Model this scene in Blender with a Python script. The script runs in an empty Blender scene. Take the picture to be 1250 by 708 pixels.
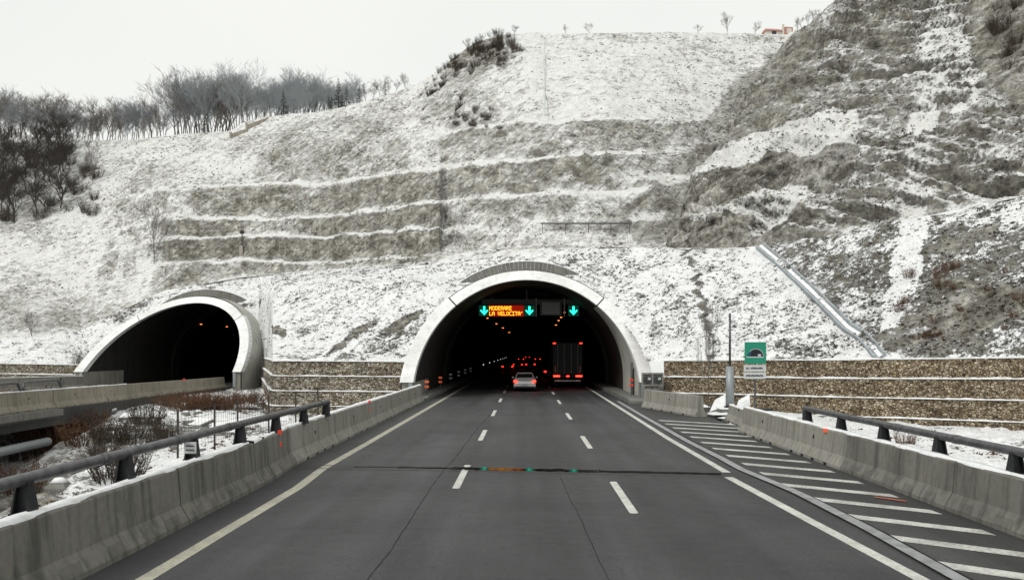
import bpy, math, random
import numpy as np
from mathutils import Vector, Matrix
R = math.radians
random.seed(7)
SC = bpy.context.scene
COL = SC.collection

# ------------------------------------------------------------------ camera
F = 1122.0; CX = 641.0; CY = 429.0; CH = 3.1          # focal (in photo pixels), principal point, eye height
cam = bpy.data.cameras.new('camera'); camo = bpy.data.objects.new('camera', cam); COL.objects.link(camo)
camo.location = (0, 0, CH); camo.rotation_euler = (R(90), 0, 0)
cam.sensor_width = 36; cam.lens = F*36/1250
cam.shift_x = -16/1250; cam.shift_y = 75/1250
cam.clip_end = 4000; cam.clip_start = .1
SC.camera = camo

# ------------------------------------------------------------------ sky and sun (overcast)
SUN_EL, SUN_AZ = 44, 222
w = bpy.data.worlds.new('World'); SC.world = w; w.use_nodes = True
nt = w.node_tree; nt.nodes.clear()
def wn(t): return nt.nodes.new(t)
out = wn('ShaderNodeOutputWorld'); sky = wn('ShaderNodeTexSky'); sky.sky_type = 'NISHITA'; sky.sun_disc = False
sky.sun_elevation = R(SUN_EL); sky.sun_rotation = R(SUN_AZ)
b1 = wn('ShaderNodeBackground'); b1.inputs[1].default_value = .1
b2 = wn('ShaderNodeBackground'); b2.inputs[1].default_value = 1.0
nz = wn('ShaderNodeTexNoise'); nz.inputs['Scale'].default_value = 2.2; nz.inputs['Detail'].default_value = 3
tc = wn('ShaderNodeTexCoord'); cr = wn('ShaderNodeValToRGB')
cr.color_ramp.elements[0].position = .3; cr.color_ramp.elements[0].color = (.90, .92, .875, 1)
cr.color_ramp.elements[1].position = .72; cr.color_ramp.elements[1].color = (1.0, 1.0, .955, 1)
nt.links.new(tc.outputs['Generated'], nz.inputs['Vector']); nt.links.new(nz.outputs['Fac'], cr.inputs[0])
nt.links.new(cr.outputs[0], b2.inputs[0]); nt.links.new(sky.outputs[0], b1.inputs[0])
mx = wn('ShaderNodeMixShader'); mx.inputs[0].default_value = .93
nt.links.new(b1.outputs[0], mx.inputs[1]); nt.links.new(b2.outputs[0], mx.inputs[2]); nt.links.new(mx.outputs[0], out.inputs[0])
sl = bpy.data.lights.new('sun', 'SUN'); sl.energy = 1.4; sl.angle = R(14); sl.color = (1, .97, .92)
so = bpy.data.objects.new('sun', sl); COL.objects.link(so)
az = R(SUN_AZ); d = Vector((math.sin(az)*math.cos(R(SUN_EL)), math.cos(az)*math.cos(R(SUN_EL)), math.sin(R(SUN_EL))))
so.rotation_euler = d.to_track_quat('Z', 'Y').to_euler()
SC.view_settings.view_transform = 'Standard'; SC.view_settings.look = 'None'
SC.view_settings.exposure = 0.0; SC.view_settings.gamma = 1

# ------------------------------------------------------------------ helpers
def P(px, py, Y): return ((px-CX)*Y/F, Y, CH-(py-CY)*Y/F)
def XA(px, Y): return (px-CX)*Y/F
def ZA(py, Y): return CH-(py-CY)*Y/F

def hash3(i, j, k, s):
    n = (i*73856093) ^ (j*19349663) ^ (k*83492791) ^ (s*2654435761)
    n = (n ^ (n >> 13)) & 0x7fffffff
    n = (n*(n*n*15731+789221)+1376312589) & 0x7fffffff
    return n/float(0x7fffffff)
def vnoise(p, s=1):
    p = np.asarray(p, float); i = np.floor(p).astype(np.int64); f = p-i; u = f*f*(3-2*f); r = 0
    for a in (0, 1):
        for b in (0, 1):
            for c in (0, 1):
                wgt = (u[..., 0] if a else 1-u[..., 0])*(u[..., 1] if b else 1-u[..., 1])*(u[..., 2] if c else 1-u[..., 2])
                r = r+wgt*hash3(i[..., 0]+a, i[..., 1]+b, i[..., 2]+c, s)
    return r*2-1
def fbm(p, sc, o=4, s=1, gain=.5):
    p = np.asarray(p, float)*sc; a = 1; r = 0
    for k in range(o):
        r = r+a*vnoise(p+17.3*k, s+k); p = p*2.03; a *= gain
    return r

class MB:
    def __init__(s): s.v = []; s.f = []; s.m = []
    def add(s, vs, fs, m=0):
        o = len(s.v); s.v += [tuple(v) for v in vs]; s.f += [tuple(i+o for i in f) for f in fs]; s.m += [m]*len(fs); return s
    def box(s, x0, x1, y0, y1, z0, z1, m=0):
        return s.add([(x0,y0,z0),(x1,y0,z0),(x1,y1,z0),(x0,y1,z0),(x0,y0,z1),(x1,y0,z1),(x1,y1,z1),(x0,y1,z1)],
              [(0,3,2,1),(4,5,6,7),(0,1,5,4),(1,2,6,5),(2,3,7,6),(3,0,4,7)], m)
    def bevbox(s, x0, x1, y0, y1, z0, z1, b=.02, m=0):
        o = []
        for z, q in ((z0, b), (z0+b, 0), (z1-b, 0), (z1, b)):
            o.append([(x0+q,y0+q,z),(x1-q,y0+q,z),(x1-q,y1-q,z),(x0+q,y1-q,z)])
        return s.loft(o, True, True, m)
    def loft(s, rings, closed=True, caps=False, m=0):
        n = len(rings[0]); vs = [p for r in rings for p in r]; fs = []
        for k in range(len(rings)-1):
            for i in range(n if closed else n-1):
                j = (i+1) % n; fs.append((k*n+i, k*n+j, (k+1)*n+j, (k+1)*n+i))
        if caps: fs.append(tuple(range(n))[::-1]); fs.append(tuple((len(rings)-1)*n+i for i in range(n)))
        return s.add(vs, fs, m)
    def tube(s, pts, rad, n=6, caps=True, m=0):
        pts = [Vector(p) for p in pts]; rad = rad if isinstance(rad, (list, tuple)) else [rad]*len(pts); rings = []
        for k, p in enumerate(pts):
            t = (pts[min(k+1, len(pts)-1)]-pts[max(k-1, 0)]).normalized()
            a = t.cross(Vector((0, 0, 1)) if abs(t.z) < .9 else Vector((1, 0, 0))).normalized(); b = t.cross(a)
            rings.append([p+rad[k]*(math.cos(2*math.pi*i/n)*a+math.sin(2*math.pi*i/n)*b) for i in range(n)])
        return s.loft(rings, True, caps, m)
    def build(s, name, mats, parent=None, smooth=False):
        me = bpy.data.meshes.new(name); me.from_pydata(s.v, [], s.f)
        for mt in (mats if isinstance(mats, (list, tuple)) else [mats]): me.materials.append(mt)
        if any(s.m): me.polygons.foreach_set('material_index', s.m)
        if smooth: me.polygons.foreach_set('use_smooth', [True]*len(me.polygons))
        me.update(); o = bpy.data.objects.new(name, me); COL.objects.link(o)
        if parent: o.parent = parent
        return o
def tag(o, label=None, cat=None, group=None, kind=None):
    if label: o['label'] = label
    if cat: o['category'] = cat
    if group: o['group'] = group
    if kind: o['kind'] = kind
    return o
def empty(name, loc=(0,0,0), rz=0, label=None, cat=None, group=None, sc=1):
    o = bpy.data.objects.new(name, None); COL.objects.link(o); o.location = loc; o.rotation_euler = (0,0,rz); o.scale = (sc,)*3
    o.empty_display_size = .2
    return tag(o, label, cat, group)
KIDS = {}
def kids(o): return [c for c in bpy.data.objects if c.parent == o]
def copy_tree(o, parent=None, top=True):
    if o.name not in KIDS: KIDS[o.name] = kids(o)
    c = o.copy(); COL.objects.link(c); c.parent = parent
    KIDS[c.name] = [copy_tree(ch, c, False) for ch in KIDS[o.name]]
    return c
def struct(o): o['kind'] = 'structure'; return o

# ------------------------------------------------------------------ materials
def mat(name, col, rough=.8, spec=.3, metal=0, emit=None, es=0):
    m = bpy.data.materials.new(name); m.use_nodes = True; b = m.node_tree.nodes['Principled BSDF']
    b.inputs['Base Color'].default_value = (*col, 1); b.inputs['Roughness'].default_value = rough
    b.inputs['Specular IOR Level'].default_value = spec; b.inputs['Metallic'].default_value = metal
    if emit: b.inputs['Emission Color'].default_value = (*emit, 1); b.inputs['Emission Strength'].default_value = es
    return m
class N:
    def __init__(s, m): s.t = m.node_tree; s.b = s.t.nodes['Principled BSDF']; s.pos = s.t.nodes.new('ShaderNodeNewGeometry').outputs['Position']
    def n(s, t, **k):
        x = s.t.nodes.new(t)
        for a, v in k.items(): setattr(x, a, v)
        return x
    def l(s, a, b): s.t.links.new(a, b)
    def scale(s, v, src=None):
        m = s.n('ShaderNodeVectorMath', operation='MULTIPLY'); s.l(src or s.pos, m.inputs[0]); m.inputs[1].default_value = v; return m.outputs[0]
    def noise(s, sc, det=4, src=None, rough=.55, dist=0):
        x = s.n('ShaderNodeTexNoise'); x.inputs['Scale'].default_value = sc; x.inputs['Detail'].default_value = det
        x.inputs['Roughness'].default_value = rough; x.inputs['Distortion'].default_value = dist
        s.l(src or s.pos, x.inputs['Vector']); return x.outputs['Fac']
    def ramp(s, f, stops):
        x = s.n('ShaderNodeValToRGB'); e = x.color_ramp.elements
        while len(e) < len(stops): e.new(.5)
        for k, (p, c) in enumerate(stops): e[k].position = p; e[k].color = (*c, 1) if len(c) == 3 else c
        s.l(f, x.inputs[0]); return x.outputs[0]
    def mix(s, f, a, b, mode='MIX'):
        x = s.n('ShaderNodeMix', data_type='RGBA', blend_type=mode)
        if isinstance(f, (int, float)): x.inputs[0].default_value = f
        else: s.l(f, x.inputs[0])
        for i, v in ((6, a), (7, b)):
            if isinstance(v, tuple): x.inputs[i].default_value = (*v, 1)
            else: s.l(v, x.inputs[i])
        return x.outputs[2]
    def math(s, op, a, b=0, c=0, clamp=False):
        x = s.n('ShaderNodeMath', operation=op, use_clamp=clamp)
        for i, v in enumerate((a, b, c)):
            if isinstance(v, (int, float)): x.inputs[i].default_value = v
            else: s.l(v, x.inputs[i])
        return x.outputs[0]
    def bump(s, h, st=.5, d=.05):
        x = s.n('ShaderNodeBump'); x.inputs['Strength'].default_value = st; x.inputs['Distance'].default_value = d
        s.l(h, x.inputs['Height']); s.l(x.outputs[0], s.b.inputs['Normal'])
    def attr(s, name): return s.n('ShaderNodeAttribute', attribute_name=name).outputs['Fac']
    def color(s, c): s.l(c, s.b.inputs['Base Color'])

SNOW = (.84, .85, .86)
def concrete(name, c, dirt=.45, streak=(2.5, 2.5, .25), rough=.85, fine=9):
    m = mat(name, c, rough); k = N(m)
    a = k.noise(.5, 5); st = k.noise(1.6, 4, k.scale(streak)); f = k.noise(fine, 5)
    c1 = k.ramp(a, [(.3, tuple(x*.8 for x in c)), (.7, tuple(min(1, x*1.1) for x in c))])
    c2 = k.mix(k.math('MULTIPLY', k.ramp(st, [(.46, (0,0,0)), (.68, (1,1,1))]), dirt), c1, tuple(x*.32 for x in c))
    c3 = k.mix(.3, c2, k.ramp(f, [(.35, (.45,.45,.45)), (.65, (1,1,1))]), 'MULTIPLY')
    k.color(c3); k.bump(f, .35, .01); return m
M = {}
M['conc'] = concrete('barrier_concrete', (.195, .19, .168), .75)
M['patch'] = concrete('darker_concrete', (.15, .145, .13), .5)
M['conc_pale'] = concrete('pale_concrete', (.31, .30, .265), .5)
M['conc_beige'] = concrete('beige_concrete', (.29, .265, .21), .5)
M['rim'] = concrete('portal_rim_concrete', (.97, .975, .95), .20, (1.6, 1.6, .3))
M['shell'] = concrete('shell_concrete', (.55, .55, .50), .45, (1.2, 1.2, .3))
M['grey_conc'] = concrete('grey_concrete', (.22, .215, .20), .5)
M['kerb'] = concrete('kerb_concrete', (.2, .2, .185), .5)
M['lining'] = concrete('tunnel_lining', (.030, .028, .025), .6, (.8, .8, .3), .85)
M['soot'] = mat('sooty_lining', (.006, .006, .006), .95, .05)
M['snow'] = mat('snow', SNOW, .9, .2)
k = N(M['snow']); k.bump(k.noise(6, 4), .5, .05)
k.color(k.ramp(k.noise(3, 5), [(.25, (.6, .6, .58)), (.5, SNOW)]))
M['steel'] = mat('galvanised_steel', (.10, .105, .11), .42, .5, .5)
k = N(M['steel']); k.color(k.ramp(k.noise(5, 4), [(.3, (.05, .052, .055)), (.7, (.14, .145, .15))]))
M['steel_pale'] = mat('pale_steel', (.30, .33, .34), .5, .5, .3)
M['post'] = mat('dark_post_steel', (.02, .021, .024), .55, .4, .3)
M['black'] = mat('black_paint', (.01, .01, .012), .5)
M['rubber'] = mat('rubber', (.012, .012, .012), .8)
M['red_refl'] = mat('red_reflector', (.55, .03, .015), .35, .6, 0, (1, .08, .03), .18)
M['orange_refl'] = mat('orange_reflector', (.75, .12, .05), .35, .6, 0, (1, .16, .05), .25)
M['white_paint'] = mat('white_plate_paint', (.5, .52, .52), .5)
M['green_sign'] = mat('green_sign_face', (.0, .22, .13), .4, .5)
M['dark_ink'] = mat('sign_black', (.012, .014, .02), .5)
M['led_text'] = mat('led_amber', (.1, .03, 0), .5, .3, 0, (1, .40, .02), 3.6)
M['led_red'] = mat('led_panel_glow', (.01, .0, 0), .6, .3, 0, (1, .02, .0), .28)
M['led_green'] = mat('led_green', (0, .1, .08), .5, .3, 0, (.02, 1, .62), 2.4)
M['panel_green'] = mat('arrow_panel_dark', (.004, .02, .015), .5, .3, 0, (0, .5, .3), .05)
M['gantry'] = mat('gantry_grey', (.09, .09, .09), .6)
M['gantry_blank'] = mat('blank_panel_grey', (.28, .28, .28), .7)
M['lamp'] = mat('sodium_lamp', (.2, .1, .05), .5, .3, 0, (1, .26, .07), 3.2)
M['guide'] = mat('guide_light', (.2, .2, .2), .5, .3, 0, (.9, .95, 1), 1.3)
M['brake'] = mat('brake_light', (.3, 0, 0), .3, .5, 0, (1, .025, .012), 7)
M['brake_far'] = mat('far_brake_light', (.3, 0, 0), .3, .5, 0, (1, .02, .012), 6)
M['car_silver'] = mat('silver_car_paint', (.62, .64, .64), .3, .6, .35)
M['car_dark'] = mat('dark_car_paint', (.02, .02, .025), .3, .6, .3)
M['glass'] = mat('car_glass', (.01, .012, .014), .08, .6)
M['truck'] = mat('truck_box_grey', (.035, .035, .035), .8)
M['chrome'] = mat('bumper_grey', (.4, .42, .42), .4, .5, .4)
M['wood'] = concrete('weathered_timber', (.40, .37, .31), .4)
M['orange'] = mat('orange_red_paint', (.60, .13, .07), .6)
M['tile'] = mat('faded_red_tile', (.48, .24, .19), .8)
M['cream_wall'] = mat('cream_render', (.6, .58, .52), .8)

def paint(name, c, wear=.5, lo=.42, hi=.6):
    m = mat(name, c, .65); k = N(m); n = k.noise(14, 5, rough=.7); n2 = k.noise(1.5, 3)
    wv = k.math('MULTIPLY', k.ramp(k.math('ADD', k.math('MULTIPLY', n, .6), k.math('MULTIPLY', n2, .4)), [(lo, (1,1,1)), (hi, (0,0,0))]), wear)
    k.color(k.mix(wv, c, (.12, .12, .115))); return m
M['line_white'] = paint('white_road_paint', (.66, .66, .61), .45)
M['line_cream'] = paint('cream_road_paint', (.48, .46, .37), .5)
M['line_worn'] = paint('worn_hatch_paint', (.62, .62, .58), .7, .40, .58)
def asphalt(name, c, rough=.62):
    m = mat(name, c, rough, .35); k = N(m)
    big = k.noise(.8, 5, k.scale((1, .07, 1)), .6, .3); pat = k.noise(.22, 5, None, .6, .6); fine = k.math('ADD', k.math('MULTIPLY', k.noise(55, 3, rough=.8), .5), k.math('MULTIPLY', k.noise(15, 3, rough=.7), .5)); mid = k.noise(3, 5)
    c1 = k.ramp(big, [(.3, tuple(x*.60 for x in c)), (.5, c), (.68, tuple(x*1.35 for x in c))])
    c1 = k.mix(.8, c1, k.ramp(pat, [(.34, (.66, .66, .68)), (.62, (1.2, 1.2, 1.18))]), 'MULTIPLY')
    trk = k.noise(.9, 3, k.scale((1, .01, 0)), .5); c1 = k.mix(.85, c1, k.ramp(trk, [(.36, (.74, .74, .75)), (.62, (1.22, 1.22, 1.24))]), 'MULTIPLY')
    c2 = k.mix(.6, c1, k.ramp(fine, [(.38, (.35,.35,.35)), (.62, (1.6,1.6,1.6))]), 'MULTIPLY')
    c3 = k.mix(.35, c2, k.ramp(mid, [(.3, (.75,.75,.77)), (.7, (1.15,1.15,1.13))]), 'MULTIPLY')
    k.color(c3); k.bump(fine, .35, .006)
    k.l(k.math('ADD', k.math('ADD', k.math('MULTIPLY', mid, .3), k.math('MULTIPLY', big, .5)), rough-.35), k.b.inputs['Roughness']); return m
M['asphalt'] = asphalt('asphalt', (.043, .0435, .0455))
M['asphalt_old'] = asphalt('shoulder_asphalt', (.038, .0375, .037))
M['crack'] = mat('bitumen_crack', (.012, .012, .012), .9, .05); M['seam'] = mat('asphalt_seam', (.026, .026, .026), .85, .1)
M['joint_edge'] = concrete('joint_mortar', (.10, .10, .098), .5)
M['water'] = mat('wet_joint', (.004, .004, .004), .09, .6)
k = N(M['water']); k.bump(k.noise(2.5, 3), .12, .02)
M['strip'] = mat('metal_strip', (.3, .31, .32), .5, .5, .1)
k = N(M['strip']); k.color(k.ramp(k.noise(3, 6), [(.35, (.2, .205, .21)), (.65, (.36, .37, .38))]))

def terrain_mat(name, fine=3.2, gain=20, thr0=.392, vb=.215, ground=((.028, .024, .018), (.15, .13, .095)), pale=(.34, .335, .30), sc_=(1, 1, 1)):
    m = mat(name, SNOW, .92, .15); k = N(m)
    p = k.scale((1, 1, 1.45))
    A = k.noise(.16, 3, p); B = k.noise(.95, 4, p, .6, .4); C = k.noise(fine, 4, p, .65, .3); D = k.noise(fine*2.7, 3, p, .7)
    nn = k.math('ADD', k.math('ADD', k.math('MULTIPLY', A, .26), k.math('MULTIPLY', B, .26)), k.math('ADD', k.math('MULTIPLY', C, .30), k.math('MULTIPLY', D, .18)))
    bare = k.attr('bare'); br = k.attr('brown')
    geo = k.n('ShaderNodeNewGeometry'); sep = k.n('ShaderNodeSeparateXYZ'); k.l(geo.outputs['Normal'], sep.inputs[0])
    steep = k.math('MULTIPLY', k.math('SUBTRACT', .62, sep.outputs[2], clamp=True), .18)
    thr = k.math('ADD', k.math('MULTIPLY', bare, vb), k.math('ADD', thr0, steep))
    s = k.math('MULTIPLY', k.math('SUBTRACT', nn, thr), gain, clamp=False)
    s = k.math('ADD', s, .5, clamp=True)
    g1 = k.ramp(C, [(.35, ground[0]), (.6, ground[1])])
    rk = k.noise(fine*.55, 7, k.scale((1, 1, 2.4)), .75, .6); vs_ = k.noise(.9, 5, k.scale((1.4, 1.4, .22)), .6)
    g2 = k.ramp(rk, [(.34, tuple(x*.18 for x in pale)), (.47, tuple(x*.55 for x in pale)), (.64, tuple(min(1, x*1.5) for x in pale))])
    bl = k.noise(.5, 5, k.scale((1, 1, 1.6)), .6, .8); g2 = k.mix(.85, g2, k.ramp(bl, [(.36, (.38, .36, .32)), (.5, (.9, .89, .85)), (.62, (1.5, 1.5, 1.5))]), 'MULTIPLY')
    g2 = k.mix(.7, g2, k.ramp(vs_, [(.38, (.45, .44, .42)), (.6, (1.15, 1.15, 1.15))]), 'MULTIPLY')
    wv = k.n('ShaderNodeTexWave', wave_type='BANDS', bands_direction='DIAGONAL'); wv.inputs['Scale'].default_value = .42; wv.inputs['Distortion'].default_value = 1.2; k.l(k.scale((1, .4, -1.2)), wv.inputs['Vector'])
    net = k.math('MULTIPLY', k.ramp(wv.outputs['Fac'], [(.93, (0, 0, 0)), (.985, (1, 1, 1))]), k.math('MULTIPLY', k.ramp(B, [(.45, (0, 0, 0)), (.55, (1, 1, 1))]), bare))
    gg = k.mix(k.math('MULTIPLY', bare, 1.3, clamp=True), g1, g2)
    D2 = k.noise(fine*2.2, 5, None, .75)
    rv = k.n('ShaderNodeVectorRotate', rotation_type='Y_AXIS'); k.l(k.pos, rv.inputs['Vector']); rv.inputs['Angle'].default_value = R(28)
    st = k.noise(.75, 7, k.scale((.30, .7, 1.5), rv.outputs[0]), .68, .5); st2 = k.noise(2.2, 4, None, .6)
    slab = k.ramp(k.math('ADD', k.math('MULTIPLY', st, .7), k.math('MULTIPLY', st2, .3)), [(.36, (.030, .028, .025)), (.455, (.125, .118, .104)), (.54, (.27, .262, .238)), (.64, (.54, .535, .515))])
    slab = k.mix(.8, slab, k.ramp(D2, [(.38, (.5, .49, .47)), (.5, (1, .99, .96)), (.62, (1.5, 1.5, 1.48))]), 'MULTIPLY')
    gb = k.mix(br, gg, slab)
    s = k.math('MULTIPLY', s, k.math('SUBTRACT', 1, k.ramp(br, [(.4, (0, 0, 0)), (.9, (.66, .66, .66))])))
    sn = k.mix(.5, k.ramp(B, [(.3, (.70, .705, .70)), (.6, SNOW)]), k.ramp(D, [(.36, (.42, .42, .41)), (.52, (1, 1, 1))]), 'MULTIPLY')
    sn = k.mix(1, sn, sc_, 'MULTIPLY'); fin = k.mix(s, gb, sn)
    k.color(k.mix(k.math('MULTIPLY', net, .75), fin, (.05, .045, .04)))
    k.bump(k.math('ADD', k.math('MULTIPLY', s, .5), nn), .9, .2)
    return m
M['terrain'] = terrain_mat('snowy_ground')
M['hill'] = terrain_mat('snowy_hillside', 2.1, 8.5, .385, .165, ((.06, .056, .05), (.26, .25, .22)), (.46, .45, .41), (.90, .895, .87))
M['spur'] = terrain_mat('snowy_spur', 2.5, 10.5, .388, .18, ((.045, .042, .037), (.22, .21, .185)), (.40, .39, .35), (.88, .875, .85))
M['embank'] = terrain_mat('snowy_embankment', 3.4, 24, .402, .215, ((.018, .016, .012), (.10, .09, .068)))
def stone_mat(name, tint=(1, 1, 1)):
    m = mat(name, (.2, .17, .12), .85); k = N(m)
    v = k.n('ShaderNodeTexVoronoi', feature='F1'); v.inputs['Scale'].default_value = 6.4; k.l(k.scale((1, 1, 1.5)), v.inputs['Vector'])
    sp = k.n('ShaderNodeSeparateColor'); k.l(v.outputs['Color'], sp.inputs[0])
    c = k.ramp(sp.outputs[0], [(0, (.15, .125, .095)), (.35, (.33, .28, .20)), (.7, (.44, .41, .35)), (1, (.72, .68, .60))])
    e = k.n('ShaderNodeTexVoronoi', feature='DISTANCE_TO_EDGE'); e.inputs['Scale'].default_value = 6.4; k.l(k.scale((1, 1, 1.5)), e.inputs['Vector'])
    gap = k.ramp(e.outputs['Distance'], [(.02, (.04, .035, .03)), (.14, (1, 1, 1))])
    big = k.ramp(k.noise(.5, 4), [(.3, (.6, .58, .56)), (.7, (1.1, 1.08, 1.02))])
    k.color(k.mix(1, k.mix(.8, k.mix(1, c, gap, 'MULTIPLY'), big, 'MULTIPLY'), tint, 'MULTIPLY'))
    k.bump(e.outputs['Distance'], 1, .08); return m
M['gabion'] = stone_mat('gabion_stone'); M['gabion_b'] = stone_mat('brown_gabion_stone', (.92, .84, .73))
def bark(name, c):
    m = mat(name, c, .9, .1); k = N(m); k.color(k.ramp(k.noise(7, 4), [(.3, tuple(x*.6 for x in c)), (.7, tuple(x*1.4 for x in c))])); return m
M['bark'] = bark('grey_bark', (.11, .10, .09)); M['twig'] = bark('twig_bark', (.17, .155, .145))
M['bark_dark'] = bark('dark_bark', (.062, .055, .050)); M['brush'] = bark('dry_brush', (.115, .066, .040))
M['brush_dark'] = bark('dark_brush', (.065, .052, .040)); M['needle'] = bark('conifer_needles', (.022, .032, .022))
M['tuft'] = bark('dry_tuft', (.11, .10, .08)); M['tuft_dark'] = bark('dark_tuft', (.05, .043, .032)); M['haze_frost'] = bark('hazy_frosted_twig', (.27, .29, .30))  # last one: distance haze painted as pale blue-grey into snow-dusted twigs

# ------------------------------------------------------------------ terrain lofts
def set_attr(me, name, arr):
    a = me.attributes.new(name, 'FLOAT', 'POINT'); a.data.foreach_set('value', np.asarray(arr, dtype=np.float32).ravel())
def grid_obj(name, V, m, bare, brown, keep=None, smooth=True):
    nr, nc = V.shape[:2]; idx = np.arange(nr*nc).reshape(nr, nc)
    q = np.stack([idx[:-1, :-1], idx[:-1, 1:], idx[1:, 1:], idx[1:, :-1]], -1).reshape(-1, 4)
    if keep is not None:
        kq = keep.ravel()[q].any(axis=1); q = q[kq]
    me = bpy.data.meshes.new(name); me.vertices.add(nr*nc); me.vertices.foreach_set('co', V.reshape(-1, 3).astype(np.float32).ravel())
    me.loops.add(len(q)*4); me.loops.foreach_set('vertex_index', q.ravel()); me.polygons.add(len(q))
    me.polygons.foreach_set('loop_start', np.arange(0, len(q)*4, 4))
    if smooth: me.polygons.foreach_set('use_smooth', [True]*len(q))
    me.update(calc_edges=True); me.validate()
    set_attr(me, 'bare', bare); set_attr(me, 'brown', brown); me.materials.append(m)
    o = bpy.data.objects.new(name, me); COL.objects.link(o); o['kind'] = 'structure'; return o
def row(pts): a = np.array(pts, float); return a[:, 0], a[:, 1], a[:, 2]
def ev(r, x): return np.interp(x, r[0], r[1]), np.interp(x, r[0], r[2])
def sm(a, b, x): t = np.clip((x-a)/(b-a), 0, 1); return t*t*(3-2*t)

def blob(px, py, cx, cy, rx, ry, rot=0):
    c, s_ = math.cos(R(rot)), math.sin(R(rot)); dx, dy = px-cx, py-cy
    u = (dx*c+dy*s_)/rx; v = (-dx*s_+dy*c)/ry
    return 1-sm(.75, 1.15, np.sqrt(u*u+v*v))
def band(px, py, pts, x0=None):        # region between two curves: pts=[(x,ytop,ybot)...]
    a = np.array(pts, float); yt = np.interp(px, a[:, 0], a[:, 1]); yb = np.interp(px, a[:, 0], a[:, 2])
    ins = sm(-2, 2, py-yt)*sm(-2, 2, yb-py); return ins*sm(a[0, 0]-4, a[0, 0]+4, px)*(1-sm(a[-1, 0]-4, a[-1, 0]+4, px))

xs = [-250, 0, 100, 200, 300, 400, 530, 640, 740, 835, 900, 1010]
def mk(y, z): return np.array(xs, float), np.array(y, float), np.array(z, float)
RA = mk([430,415,403,355,338,331,320,309,302,303,300,300], [100,100,103,107,106,97,84,75,73,74,76,78])
def inc(prev, y, dz): return mk(y, prev[2]+np.array(dz, float))
RB = inc(RA, [400,375,350,321,320,318,311,303,297,298,290,285], [6,8,8,4,2.5,2.2,2,2,2.5,3,4,5])
RBt = inc(RB, [398,373,348,318,316,314,308,301,295,296,288,283], [1,1,1,2,2,2,2,2,1.5,1,1,1])
RC = inc(RBt, [380,345,320,292,290,288,277,284,284,285,275,270], [5,5,5,1.2,1,1,1,1.5,1.5,2,2,2])
RCt = inc(RC, [378,343,318,289,286,284,273,282,282,283,273,268], [1,1,1,2.2,2.2,2.2,2,.4,.4,.4,1,1])
RD = inc(RCt, [340,310,290,269,268,264,246,238,236,230,220,215], [6,6,5,1.3,1.2,1.2,1.2,2.5,2.5,3,4,4])
RDt = inc(RD, [338,308,288,266,264,260,242,234,232,226,218,213], [1,1,1,2.4,2.4,2.4,2.4,2.4,2.4,2.4,1.5,1])
RE = inc(RDt, [300,270,255,232,226,222,207,197,190,185,170,160], [6,6,5,2,2,2,2,2,2,3,4,4])
REt = inc(RE, [298,268,253,229,222,218,203,193,186,181,168,158], [1,1,1,2.4,2.4,2.4,2.4,2.4,2.4,2.4,1.5,1])
RF = inc(REt, [260,235,225,200,183,176,163,147,149,150,140,130], [8,8,7,6,5,5,5,3.5,3.5,4,5,5])
RFt = inc(RF, [258,233,223,198,181,173,160,144,146,148,138,128], [1,1,1,1,1,1.2,1.8,2,2,1.5,1,1])
gx = np.array([-250,0,80,160,200,280,300,330,400,440,480,510,530,550,580,620,650,700,800,900,960,1010], float)
gy = np.array([150,167,172,172,166,160,150,142,135,126,113,103,90,74,52,42,39,41,39,41,43,20], float)
gz = np.interp(gx, RFt[0], RFt[2])+np.interp(gx, [-250,200,530,640,1010], [24,20,17,23,23])
RG = (gx, gy, gz)
def bast(r, off):
    x = np.unique(np.concatenate([r[0], [185, 205, 536, 541]])); y = np.interp(x, r[0], r[1]); z = np.interp(x, r[0], r[2])
    return x, y, z-off*((x >= 205) & (x <= 536))
RB, RBt, RC, RCt, RD, RDt, RE, REt = bast(RB, 1), bast(RBt, 1.2), bast(RC, 2.2), bast(RCt, 2.2), bast(RD, 2.6), bast(RDt, 2.6), bast(RE, 2.8), bast(REt, 1.5)
back_rows = [RA, RB, RBt, RC, RCt, RD, RDt, RE, REt, RF, RFt, RG]
back_sub = [8, 3, 8, 3, 9, 4, 11, 4, 22, 3, 48]
emb_toe = row([(-400,444,96),(0,444,92),(88,448,91),(98,452,97.5),(315,452,97.5),(322,437,95.5),(327,439,84),(331,441,70),(333,441,62),(490,441,62),(640,441,60),(800,441,58),(814,441,57.5),(940,439,52),(1000,439.4,50.3),(1250,436,42.7),(1500,432,37)])
emb_mid = row([(-400,436,100),(0,432,96),(60,430,96),(100,430,99),(150,412,101),(200,385,102.5),(315,368,101.5),(330,356,93),(345,350,88),(370,348,83),(420,346,76),(500,344,70.5),(640,343,69.5),(740,340,69.5),(835,352,63),(900,365,59.5),(935,368,58.5),(1000,365,55.5),(1100,355,51.4),(1250,338,46.8),(1500,310,41)])
emb_top = row([(-400,430,104),(0,415,100),(100,403,103),(150,377,104),(200,357,106),(253,345,107),(300,338,106.5),(400,331,97),(530,320,84),(640,309,75),(740,302,73),(835,303,70),(935,302,64.5),(1000,290,61),(1100,270,56),(1250,240,51),(1500,190,46)])

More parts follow.
